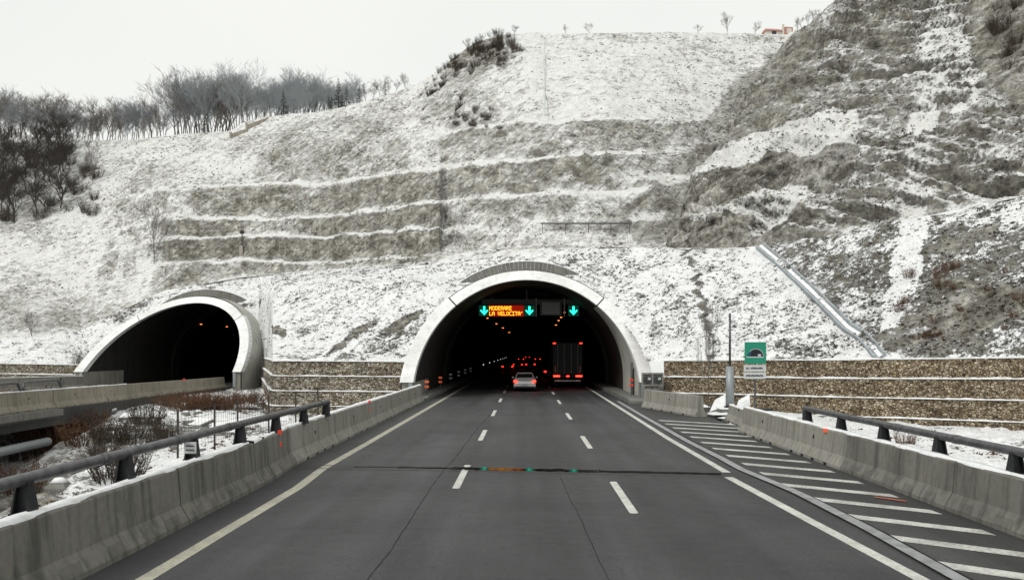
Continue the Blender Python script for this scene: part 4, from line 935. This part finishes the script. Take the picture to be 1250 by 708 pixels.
# small site cabins on the skyline
for a, b_, wd, hh, lb in ((945, 43, 1.1, .95, 'low white cabin with orange-red roof on the skyline below the right spur'), (963, 42, .6, 1.0, 'narrow orange-red cabin on the skyline, right of the white one')):
    p = P(a, b_, look(back_rows, a, 44)+3); r = empty('site_cabin', p, R(8), lb, 'cabin', 'cabins on the skyline')
    if wd > 1: MB().bevbox(-wd, wd, 0, 2, -.3, hh-.4, .03).build('wall', M['cream_wall'], r); MB().loft([[(-wd-.1,-.2,hh-.4),(wd+.1,-.2,hh-.4),(wd+.1,2.2,hh-.4),(-wd-.1,2.2,hh-.4)], [(-wd*.9,.6,hh+.1),(wd*.9,.6,hh+.1),(wd*.9,1.4,hh+.1),(-wd*.9,1.4,hh+.1)]], True, True).build('roof', M['tile'], r); MB().box(-.3, .3, -.03, 0, .1, .5).build('window', M['glass'], r)
    else: MB().bevbox(-wd, wd, 0, 1.6, -.3, hh, .03).build('wall', M['tile'], r); MB().box(-wd-.35, -wd-.1, -.1, .15, -.3, hh+.3).build('post', M['cream_wall'], r); MB().box(-.3, .4, -.03, 0, .1, .8).build('door', M['cream_wall'], r)

# ------------------------------------------------------------------ green tunnel sign, mast and blocks
SY = 45.0
sx_, = (XA(922, SY),); r = empty('tunnel_sign', (sx_, SY, -.3), 0, 'green sign with tunnel symbol over two white plates in front of the right gabion wall', 'road sign')
sz0, sz1 = ZA(444, SY)+.3, ZA(417.5, SY)+.3; hwid = XA(935, SY)-sx_
MB().tube([(0,.06,0),(0,.06,sz1-.1)], .05, 8).build('pole', M['steel'], r)
MB().bevbox(-hwid, hwid, -.02, .01, sz0, sz1, .01).build('green_panel', M['green_sign'], r)
a = MB(); n = 20; cz = sz0+.33*(sz1-sz0)
def arcp(rr, y, x_=.0): return [(x_+rr*math.cos(math.pi*i/n), y, cz+rr*1.0*math.sin(math.pi*i/n)) for i in range(n+1)]
MB().loft([arcp(.40, -.026, .02), arcp(.36, -.026, .02)], False).build('pale_arch', M['steel_pale'], r)
MB().add(arcp(.36, -.026, .02), [tuple(range(n+1))[::-1]]).build('black_arch', M['dark_ink'], r)
MB().add([(-.44,-.027,cz-.05),(.42,-.027,cz-.05),(.36,-.027,cz+.0),(-.44,-.027,cz+.0)], [(0,1,2,3)]).build('symbol_road', M['white_paint'], r)
MB().bevbox(.12, .27, -.032, -.027, cz+.02, cz+.12, .002).build('symbol_car', M['white_paint'], r)
MB().add([(-.42,-.0265,cz),(-.26,-.0265,cz),(-.2,-.0265,cz+.26),(-.32,-.0265,cz+.22)], [(0,1,2,3)]).build('symbol_shade', mat('sign_blue', (.01, .07, .12), .4), r)
for k_, tx in ((0, ''), (1, '')):
    zz = sz0-.06-.36*k_; MB().bevbox(-hwid-.05, hwid, -.02, .01, zz-.32, zz, .01).build('white_plate', M['white_paint'], r)
    tm = MB(); x = -hwid+.06; rr_ = random.Random(3+k_)
    while x < hwid-.15:
        w_ = rr_.uniform(.03, .07)
        if rr_.random() < .86: tm.box(x, x+w_, -.026, -.021, zz-.20, zz-.12+rr_.uniform(-.01, .02))
        x += w_+.018
    tm.build('lettering', M['dark_ink'], r)
r = empty('mast', (XA(891, 46), 46, -.1), 0, 'thick grey steel mast with thinner upper tube on a snowy concrete block', 'mast')
MB().bevbox(-.55, .55, -.4, .5, -.4, .32, .04).build('base_block', M['grey_conc'], r); MB().bevbox(-.6, .6, -.42, .5, .322, .40, .03).build('snow_cap', M['snow'], r)
MB().tube([(0,0,.4),(0,0,ZA(447, 46)+.1)], .2, 14).build('lower_tube', M['steel_pale'], r, True); MB().tube([(0,0,ZA(447, 46)+.1),(0,0,ZA(380, 46))], .055, 8).build('upper_tube', M['steel'], r, True)
MB().tube([(0,0,.4),(0,0,.47)], .28, 14).build('flange', M['post'], r)
for (px_, lb, fl) in ((878, 'sloping concrete block with snow, left of the grey mast', -1), (908, 'sloping concrete block with snow, right of the grey mast', 1)):
    p = P(px_, 489, 47.5); r = empty('concrete_block', (p[0], p[1], -.3), 0, lb, 'block', 'sloping blocks by the mast')
    w_ = .6; q = [[(-w_,-.4,0),(w_*.4,-.4,0),(w_*.4,-.4,.6),(-w_,-.4,.3)], [(-w_+.6,1.2,0),(w_,1.2,0),(w_,1.2,1.1),(-w_+.6,1.2,.8)]]
    MB().loft(q, True, True).build('body', M['conc_pale'], r)
    MB().add([(-w_,-.42,.305),(w_*.4,-.42,.605),(w_,1.2,1.105),(-w_+.6,1.2,.805),(-w_+.03,-.40,.35),(w_*.4-.03,-.40,.65),(w_-.03,1.18,1.15),(-w_+.63,1.18,.85)], [(0,1,5,4),(4,5,6,7),(1,2,6,5),(3,0,4,7)]).build('snow_cap', M['snow'], r)
# orange strap on the hatching
tag(strip('orange_strap', [(7.42,19.5),(7.62,19.3),(7.86,18.95)], .09, .02, M['orange'], .1, False, .3), 'torn orange strap lying on the hatched shoulder by the right barrier', 'strap')
# snow drift patches by the gore
def drift(x, y, rx, ry, h, z, sd):
    n = 20; vs = []; fs = []
    for j in range(6):
        rr = 1-j/6
        for i in range(n):
            a = 2*math.pi*i/n; q = rr*(1+.25*math.sin(3*a+sd)+.12*math.sin(7*a+sd*2)); vs.append((x+rx*q*math.cos(a), y+ry*q*math.sin(a), z+h*(1-rr*rr)))
    for j in range(5):
        for i in range(n): fs.append((j*n+i, j*n+(i+1)%n, (j+1)*n+(i+1)%n, (j+1)*n+i))
    fs.append(tuple(5*n+i for i in range(n))); o = MB().add(vs, fs).build('snow_drift', M['snow'], None, True); return struct(o)
for i, a in enumerate(((10.1,42.5,.9,1.5,.05),(9.7,38.0,.4,.9,.05),(10.5,46,1.6,.9,.1),(7.9,52,.9,1.6,.1),(9.3,52.5,1.2,1.2,.25),(12.3,47.2,2.0,.7,.3),(-7.2,48,.5,3.0,.3),(-7.3,54,.5,2.5,.3))): drift(a[0], a[1], a[2], a[3], a[4], -.006 if a[0] > 0 and a[0] < 11 else -.25, i)

# ------------------------------------------------------------------ vegetation
def bare_tree(name, H, sd, spread=.55, depth=5, tr=.16, up=.35, cm='bark', tm='twig', first=.22):
    rnd = random.Random(sd); T = MB(); B = MB()
    def grow(p, d_, L, r_, dep):
        n = 4 if dep == depth else 3; pts = [p]; rad = [r_]; q = p.copy(); dd = d_.copy()
        for i in range(n):
            dd = (dd+Vector((rnd.uniform(-1,1), rnd.uniform(-1,1), rnd.uniform(-.3,1)*up))*.10).normalized(); q = q+dd*L/n; pts.append(q.copy()); rad.append(r_*(1-.45*(i+1)/n))
        (T if dep == depth else B).tube(pts, rad, 5 if dep >= depth-1 else 3, False)
        if dep <= 0: return
        nb = rnd.choice((6, 7)) if dep == depth else rnd.choice((3, 4)) if dep > 1 else rnd.choice((3, 4, 5))
        for k_ in range(nb):
            t_ = rnd.uniform(.3, 1) if k_ else 1.0; f = t_*n; i = min(int(f), n-1); s0 = pts[i].lerp(pts[i+1], f-i)
            a = rnd.uniform(0, 2*math.pi); nd = (dd*rnd.uniform(.7, 1.1)+Vector((math.cos(a), math.sin(a), rnd.uniform(-.1,.5)))*spread*rnd.uniform(.6, 1.6)).normalized()
            grow(s0, nd, L*rnd.uniform(.5, .8), max(.013, r_*.52*rnd.uniform(.8, 1.1)), dep-1)
    root = empty(name, (0,0,0)); sc0 = H*.5
    # leader with side limbs
    p = Vector((0,0,-.3)); d_ = Vector((rnd.uniform(-.06,.06), rnd.uniform(-.06,.06), 1)).normalized(); grow(p, d_, sc0, tr, depth)
    T.build('trunk', M[cm], root); B.build('crown', M[tm], root); return root
def bush(name, H, Wd, sd, ns=60, mm='brush', r_=.012, lean=.5):
    rnd = random.Random(sd); B = MB(); S_ = MB()
    for i in range(ns):
        a = rnd.uniform(0, 2*math.pi); rr = Wd*.35*math.sqrt(rnd.random()); p = Vector((rr*math.cos(a), rr*math.sin(a), -.1)); L = H*rnd.uniform(.55, 1); d_ = Vector((math.cos(a)*lean*rnd.uniform(.1,1.2), math.sin(a)*lean*rnd.uniform(.1,1.2), 1)).normalized()
        pts = [p]; q = p
        for j in range(3): q = q+d_*L/3; d_ = (d_+Vector((rnd.uniform(-.2,.2), rnd.uniform(-.2,.2), 0))).normalized(); pts.append(q)
        (S_ if i < ns//4 else B).tube(pts, [r_*1.5, r_*1.2, r_, r_*.5], 3, False)
        for j in range(5):
            t_ = rnd.randint(1, 3); e = pts[t_]+Vector((rnd.uniform(-1,1), rnd.uniform(-1,1), rnd.uniform(.2,1)))*H*.18; B.tube([pts[t_], (pts[t_]+e)/2+Vector((0,0,.02)), e], [r_*.8, r_*.6, r_*.4], 3, False)
    root = empty(name); S_.build('stems', M[mm], root); B.build('twigs', M[mm], root); return root
def conifer(name, H, sd):
    rnd = random.Random(sd); T = MB().tube([(0,0,-.3),(0,0,H*.5),(0,0,H)], [.16,.09,.02], 6); B = MB(); z = H*.12
    while z < H*.98:
        L = (H-z)*.30+.15; nb = rnd.randint(6, 9)
        for k_ in range(nb):
            a = rnd.uniform(0, 6.28); d_ = Vector((math.cos(a), math.sin(a), -.18)); ll = L*rnd.uniform(.7, 1.1); sd_ = Vector((-math.sin(a), math.cos(a), 0))
            for j in range(7):
                t_ = (j+1)/7; c = Vector((0,0,z))+d_*ll*t_; w_ = ll*.3*(1-t_*.6)
                for s_ in (-1, 1):
                    e = c+sd_*s_*w_+d_*w_*.6+Vector((0,0,rnd.uniform(-.12,.05))); B.add([c, c+Vector((0,0,.05))+d_*.07, e], [(0,1,2)])
        z += H*.045
    root = empty(name); T.build('trunk', M['bark_dark'], root); B.build('crown', M['needle'], root); return root
protoT = [bare_tree('bare_tree', 9, s_, .5, 5, .12, .25) for s_ in (3, 8, 14, 17)]+[bare_tree('bare_tree', 9, s_, .34, 5, .10, .5) for s_ in (21, 27)]
protoH = [bare_tree('bare_tree', 9, s_, .48, 5, .11, .3, 'bark', 'haze_frost') for s_ in (41, 44, 47, 49)]  # skyline trees whose twig colour carries the distance haze
protoD = [bare_tree('bare_tree', 8, s_, .62, 5, .14, .3, 'bark_dark', 'bark_dark') for s_ in (31, 37)]
protoB = [bush('bare_shrub', 1.6, 2.0, 5), bush('bare_shrub', 1.6, 2.2, 6, 90)]; protoBD = [bush('dark_shrub', 1.8, 2.4, 9, 110, 'brush_dark'), bush('dark_shrub', 2.2, 1.8, 10, 80, 'brush_dark')]
protoC = [conifer('conifer', 9, 61), conifer('conifer', 9, 67)]
used = set()
def bbox_h(o):
    return max(v.co.z for c in kids(o) for v in c.data.vertices)
HH = {}
def plant(protos, loc, h, label, cat, group=None, rz=None, sw=1):
    p = random.choice(protos)
    if p.name not in HH: HH[p.name] = bbox_h(p)
    if p.name in used: o = copy_tree(p)
    else: o = p; used.add(p.name)
    hs = h/HH[p.name]; o.location = loc; o.scale = (hs*sw, hs*sw, hs); o.rotation_euler = (0, 0, rz if rz is not None else random.uniform(0, 6.28))
    o['label'] = label; o['category'] = cat
    if group: o['group'] = group
    elif 'group' in o: del o['group']
    return o
def ridge(px, back=4, dy=0):
    y, z = ev(RG, px); Yv = float(z)+back; zz = ZA(float(y), Yv)-.03*back-.25; return (XA(px, Yv), Yv, zz), Yv
rn = random.Random(99)
def skyline(xa, xb, n, h0, h1, protos, label, group, b0=3, b1=20, cat='bare tree', sw=1):
    for i in range(n):
        px_ = xa+(xb-xa)*(i+rn.uniform(.1, .9))/n; bk = rn.uniform(b0, b1); loc, Yv = ridge(px_, bk); h = rn.uniform(h0, h1)*Yv/F
        plant(protos, loc, h, label, cat, group, None, sw)
skyline(-30, 95, 34, 40, 66, protoT+protoH[:2], 'bare grey tree in the dense row at the far left end of skyline', 'bare trees at the far left of the skyline')
skyline(98, 205, 32, 30, 60, protoT+protoH[:2], 'thin bare tree in the open row left of the big round clump', 'thin bare trees on the left skyline')
skyline(212, 302, 38, 56, 86, protoH+protoT[:2], 'tall bare tree in the round clump above the timber parapet', 'tall bare trees of the round clump', 4, 26)
skyline(300, 385, 36, 40, 66, protoH, 'hazy bare tree right of the round clump on skyline', 'hazy bare trees above the parapet', 25, 60)
skyline(340, 440, 36, 32, 56, protoH, 'distant hazy tree behind the conifers on the left skyline', 'distant trees behind the conifers', 50, 70)
skyline(385, 440, 6, 22, 32, protoC, 'dark conifer among the distant trees on the left skyline', 'conifers on the left skyline', 20, 40, 'conifer')
skyline(438, 500, 6, 18, 30, protoT, 'small thin tree on the skyline left of the steep mound', 'thin trees left of the mound', 2, 8)
for px_, h_, lb in ((346, 34, 'dark conifer near the end of the timber parapet'), (413, 42, 'tallest pointed conifer on the left skyline'), (250, 40, 'dark conifer inside the round tree clump'), (470, 26, 'small dark conifer left of the steep mound')):
    loc, Yv = ridge(px_, 12); plant(protoC, loc, h_*Yv/F, lb, 'conifer')
# thicket at far left slope
for i in range(40):
    px_ = rn.uniform(-25, 78); py_ = rn.uniform(185, 272)-.25*max(0, px_-30); p = on_back(px_, py_)
    plant(protoD, p, rn.uniform(34, 62)*p[1]/F, 'dark bare tree in the thicket on the slope at the left frame edge', 'bare tree', 'dark thicket at the left frame edge')
for i in range(34):
    px_ = rn.uniform(-20, 118); py_ = rn.uniform(180, 272); p = on_back(px_, py_); plant(protoBD, p, rn.uniform(10, 22)*p[1]/F, 'dark shrub under the thicket trees at the left frame edge', 'shrub', 'dark shrubs under the left thicket')
for px_, py_, h_, lb in ((113,225,60,'slim bare tree standing alone on the left slope'),(188,320,78,'pale leafless tree at the left end of the terraces'),(40,420,45,'thin bare sapling left of the left tunnel'),(106,215,30,'short crooked tree below the left skyline'),(556,303,26,'small bare sapling on the pale terrace'),(548,301,20,'tiny bare sapling beside the small one on the pale terrace')):
    p = on_back(px_, py_); plant(protoT[3:], p, h_*p[1]/F, lb, 'bare tree', None, None, .8)
# mound shrubs
for i in range(64):
    t_ = rn.random(); px_ = 628-105*t_+rn.uniform(-8, 14); py_ = float(ev(RG, px_)[0])+rn.uniform(3, 48)*(1-t_*.4); p = on_back(px_, py_)
    plant(protoBD, p, rn.uniform(6, 15)*p[1]/F, 'dark shrub clinging to the steep mound at the centre skyline', 'shrub', 'dark shrubs on the steep mound', None, .8)
for i in range(6):
    px_ = rn.uniform(565, 632); p = on_back(px_, float(ev(RG, px_)[0])+3); plant(protoD, p, rn.uniform(12, 18)*p[1]/F, 'short dark tree on top of the steep mound', 'bare tree', 'short trees on the mound top', None, .7)
for i in range(44):
    px_ = rn.uniform(515, 610); py_ = rn.uniform(100, 160); p = on_back(px_, py_); plant(protoBD, p, rn.uniform(5, 10)*p[1]/F, 'low dark shrub on the slope beneath the steep mound', 'shrub', 'low shrubs beneath the mound')
for px_, h_, lb in ((690,14,'faint bare tree on the plateau skyline, leftmost'),(720,16,'slim bare tree on the plateau skyline right of the faint one'),(852,14,'tiny bare tree at the middle of the plateau skyline'),(888,30,'taller bare tree on the plateau skyline left of the cabins'),(921,18,'bushy bare tree next to the cabins')):
    loc, Yv = ridge(px_, 3); plant(protoT, loc, h_*Yv/F, lb, 'bare tree')
skyline(972, 1004, 6, 14, 26, protoT, 'hazy bare tree where the spur meets the skyline', 'bare trees beside the spur', 1, 5)
for i in range(26):
    t_ = rn.random(); px_ = 985-75*t_+rn.uniform(-10, 4); py_ = 48+110*t_+rn.uniform(-10, 10); p = on_back(min(px_, 1005), py_); plant(protoB, p, rn.uniform(7, 14)*p[1]/F, 'brown brush in the gully left of the rocky spur', 'shrub', 'brown brush in the gully')
for i in range(14):
    px_ = rn.uniform(1205, 1262); py_ = rn.uniform(-5, 95); p = on_spur(px_, py_); plant(protoBD, p, rn.uniform(14, 26)*p[1]/F, 'dark shrub on the spur at the upper right corner', 'shrub', 'dark shrubs at the upper right corner')
for i in range(26):
    px_ = rn.uniform(1090, 1255); py_ = rn.uniform(320, 428); p = on_emb(px_, py_); plant(protoB, p, rn.uniform(8, 16)*p[1]/F, 'low brown shrub on the slope above the right gabion wall', 'shrub', 'low brown shrubs above the gabion wall')
# right thin tree
r_ = plant(protoT[3:], (XA(865, 48), 48, -.4), 155*48/F, 'thin leafless tree standing left of the grey mast', 'bare tree', None, .4, .42)
# median vegetation
def gz(x, y): return float(ground_z(np.array([[x]]), np.array([[y]]))[0, 0])
def atg(px_, py_):
    Yv = 60
    for _ in range(40): Yv = .5*Yv+.5*max(8, (CH-gz(XA(px_, Yv), Yv))*F/max(4, (py_-CY)))
    return (XA(px_, Yv), Yv, gz(XA(px_, Yv), Yv))
for px_, py_, h_, pr, lb, sw in (
  (165,492,26,protoB,'round reddish-brown shrub in front of the beige barriers',1.3),(75,545,48,protoB,'large rusty brown shrub below the left bridge barrier',1.5),(20,600,44,protoB,'brown shrub at the left frame edge below the rail',1.4),
  (30,560,34,protoBD,'dark shrub under the left bridge deck',1.3),(250,500,22,protoB,'brown shrub in the middle of snowy median',1.4),(285,502,24,protoB,'rust coloured shrub near the wire fence',1.4),(325,500,26,protoB,'brown shrub before the pale gabion wall',1.3),
  (145,592,60,protoBD,'dark green-black bush just behind the left pipe rail',1.0),(205,540,34,protoBD,'dark low bush in snow behind the pipe rail',1.2),(360,505,26,protoB,'tangled shrub close to the end of the left rail',1.2),(110,515,26,protoB,'brown shrub at the edge of dark pit',1.4),
  (1180,520,24,protoB,'brown shrub at the foot of the right gabion wall',1.3),(1105,545,22,protoB,'small brown shrub behind the right rail',1.0),(215,492,16,protoB,'low brown shrub near the left tunnel barriers',1.8),(395,497,18,protoB,'dry shrub at the foot of the pale gabion wall',1.3)):
    p = atg(px_, py_); plant(pr, p, h_*p[1]/F, lb, 'shrub', None, None, sw)
for i in range(16):
    px_ = rn.uniform(12, 112); py_ = rn.uniform(520, 575)-.25*px_; p = atg(px_, py_); plant(protoB, p, rn.uniform(26, 44)*p[1]/F, 'rusty brown shrub crowding the dark pit beside the left bridge deck', 'shrub', 'rusty shrubs by the left bridge deck', None, 1.6)
for i in range(8):
    px_ = rn.uniform(120, 195); py_ = rn.uniform(535, 592)-.3*(px_-118); p = atg(px_, py_); plant(protoBD, p, rn.uniform(22, 46)*p[1]/F, 'dark tangled bush in the snow just behind the left pipe rail', 'shrub', 'dark bushes behind the left pipe rail', None, .9)
for i in range(22):
    px_ = rn.uniform(200, 400); p = atg(px_, rn.uniform(489, 503)); plant(protoB, p, rn.uniform(12, 24)*p[1]/F, 'rust brown scrub at the back of the snowy median', 'shrub', 'scrub at the back of the median', None, 1.7)
for px_, py_, h_, lb in ((372,500,55,'thin sapling in front of pale gabion wall beside the fence'),(333,505,60,'bare sapling by the left corner of the pale gabion wall'),(945,500,35,'thin sapling in front of the brown gabion wall right of sign')):
    p = atg(px_, py_); plant(protoT[3:], p, h_*p[1]/F, lb, 'bare tree', None, None, .6)
# wire fence posts on the median
fx = [(217,560),(262,548),(290,541),(328,531),(361,522),(388,514)]; pts = []
r = empty('wire_fence', atg(*fx[0]), 0, 'thin rusty wire fence on dark posts crossing the median', 'fence'); b0 = Vector(r.location)
for a in fx: p = Vector(atg(*a)); pts.append(p-b0); MB().tube([p-b0-Vector((0,0,.2)), p-b0+Vector((0,0,2.0))], .045, 6).build('post', M['bark_dark'], r)
wm = MB()
for h in (.4, .8, 1.2, 1.6, 1.95):
    for i in range(len(pts)-1): wm.tube([pts[i]+Vector((0,0,h)), (pts[i]+pts[i+1])/2+Vector((0,0,h-.03)), pts[i+1]+Vector((0,0,h))], .008, 3)
for i in range(len(pts)-1):
    for t_ in np.linspace(0, 1, 12)[1:-1]: q = pts[i].lerp(pts[i+1], t_); wm.tube([q+Vector((0,0,.3)), q+Vector((0,0,1.95))], .006, 3)
wm.build('wire', M['post'], r)
for px_, py_, h in ((74,515,48),):
    p = atg(px_, py_); r = empty('survey_pole', p, 0, 'thin dark pole standing before the beige barriers at the left', 'pole'); MB().tube([(0,0,0),(0,0,h*p[1]/F)], .035, 6).build('shaft', M['bark_dark'], r); MB().tube([(0,0,h*p[1]/F),(0,0,h*p[1]/F+.08)], .06, 6).build('cap', M['bark_dark'], r)
# snowy slabs and rocks in the median
sl_l = ['white ribbed slab leaning in the median behind the rail', 'snow-covered board near the beige barriers', 'long snowy plank at the edge of the pit', 'flat snowy slab below the round shrub', 'tilted snowy slab near the wire fence', 'small snowy slab in the centre of the median', 'snowy slab close to the far end of the rail']
for k_, (px_, py_, L_, W_, th_) in enumerate(((278,525,2.2,1.3,30),(60,498,3.2,.7,5),(110,505,3.5,.8,8),(175,512,2.4,1.1,10),(240,520,1.8,1.0,18),(300,500,1.6,.9,10),(340,516,1.3,.8,20))):
    p = atg(px_, py_); r = empty('snowy_slab', (p[0], p[1], p[2]+.15), rn.uniform(-.6, .6), sl_l[k_], 'slab', 'snowy slabs in the median'); r.rotation_euler[0] = R(th_)
    MB().bevbox(-L_/2, L_/2, -W_/2, W_/2, -.06, .08, .02).build('slab', M['grey_conc'], r); MB().bevbox(-L_/2+.02, L_/2-.03, -W_/2+.02, W_/2, .082, .16, .03).build('snow_cap', M['snow'], r)
# dry tufts poking through the snow
def tufts(name, pts, s0, s1, m, label, cat):
    mb = MB(); rr = random.Random(5)
    for p in pts:
        sc = rr.uniform(s0, s1)
        for j in range(5):
            a = rr.uniform(0, 6.28); w_ = .22*sc; d_ = Vector((math.cos(a), math.sin(a)*.5, 0)); e = Vector(p)+Vector((rr.uniform(-.9,.9), rr.uniform(-.6,.1), rr.uniform(.05,.5)))*sc; b0_ = Vector(p)+Vector((rr.uniform(-.5,.5), rr.uniform(-.3,.3), -.05))*sc
            mb.add([b0_-d_*w_, b0_+d_*w_, e], [(0,1,2)])
    return tag(mb.build(name, m), label, cat, None, 'stuff')
NE = fbm(EMB, .55, 2, 4); NS = fbm(SPUR, .3, 2, 4); NB = fbm(Vb, .25, 2, 4)
pp = []
for i in range(22000):
    r_i, c_i = rn.randrange(2, EMB.shape[0]-1), rn.randrange(0, EMB.shape[1]-1); v = EMB[r_i, c_i]
    if NE[r_i, c_i] > rn.uniform(-.7, .9): continue
    if v[1] > 0 and not bool(in_tube(v, T1, 8.2)) and not bool(in_tube(v, T2, 8.2)): pp.append(tuple(v))
tufts('dry_grass_tufts', pp, 0.09, .28, M['tuft_dark'], 'dark dry grass tufts poking through snow on the embankment', 'grass')
pp = []
for i in range(12000):
    r_i, c_i = rn.randrange(4, SPUR.shape[0]-4), rn.randrange(30, SPUR.shape[1]-1); v = SPUR[r_i, c_i]
    if SPB[r_i, c_i] < .5 and NS[r_i, c_i] < rn.uniform(-.5, .7): pp.append(tuple(v))
tufts('hillside_tufts', pp, .12, .38, M['tuft'], 'dark brush tufts scattered over the rocky right spur', 'brush')
pp = []
for i in range(3200):
    x, y = (rn.uniform(-24, -7.2), rn.uniform(20, 88)) if i % 4 else (rn.uniform(9.3, 26), rn.uniform(18, 44)); 
    if x > 0 and x+y > 64: continue
    pp.append((x, y, gz(x, y)))
tufts('median_grass', pp, .12, .38, M['brush'], 'brown dry grass sticking out of the snow beside the road', 'grass')
pp = []
for i in range(18000):
    r_i, c_i = rn.randrange(4, Vb.shape[0]-20), rn.randrange(0, Vb.shape[1]-1); v = Vb[r_i, c_i]
    q = proj(v)
    if NB[r_i, c_i] > rn.uniform(-.5, .8): continue
    if rn.random() < (.25 if 550 < q[0] < 800 else .9): pp.append(tuple(v))
tufts('slope_tufts', pp, .12, .38, M['tuft'], 'dark brush tufts scattered over the snowy terraces and left slope', 'brush')


for i in range(46):
    x, y = rn.uniform(-22, -9.5), rn.uniform(30, 75); z = gz(x, y); sz = rn.uniform(.15, .45); mb = MB(); sb = MB(); rr = random.Random(i); n = 9
    if i >= 8: 
        o = rub[i % 8]; c = copy_tree(o); c.location = (x, y, z); c.rotation_euler = (0, 0, rr.uniform(0, 6)); c.scale = (sz/.3,)*3; continue
    rings = []
    for (h_, w_) in ((-.1, .9), (.08, 1.0), (.2, .75), (.26, .35)): rings.append([(.3*w_*math.cos(a)*rr.uniform(.8, 1.2), .3*w_*math.sin(a)*rr.uniform(.8, 1.2), h_) for a in [2*math.pi*q/n for q in range(n)]])
    r = empty('rubble_stone', (x, y, z), 0, 'loose grey stone with a snow cap in the median between carriageways', 'stone', 'loose stones in the median')
    mb.loft(rings, True, True).build('stone', M['grey_conc'], r); sb.loft([[(p[0]*1.02, p[1]*1.02, p[2]+.012) for p in rings[2]], [(p[0]*.9, p[1]*.9, p[2]+.05) for p in rings[3]]], True, True).build('snow_cap', M['snow'], r, True)
    if i == 0: rub = []
    rub.append(r)
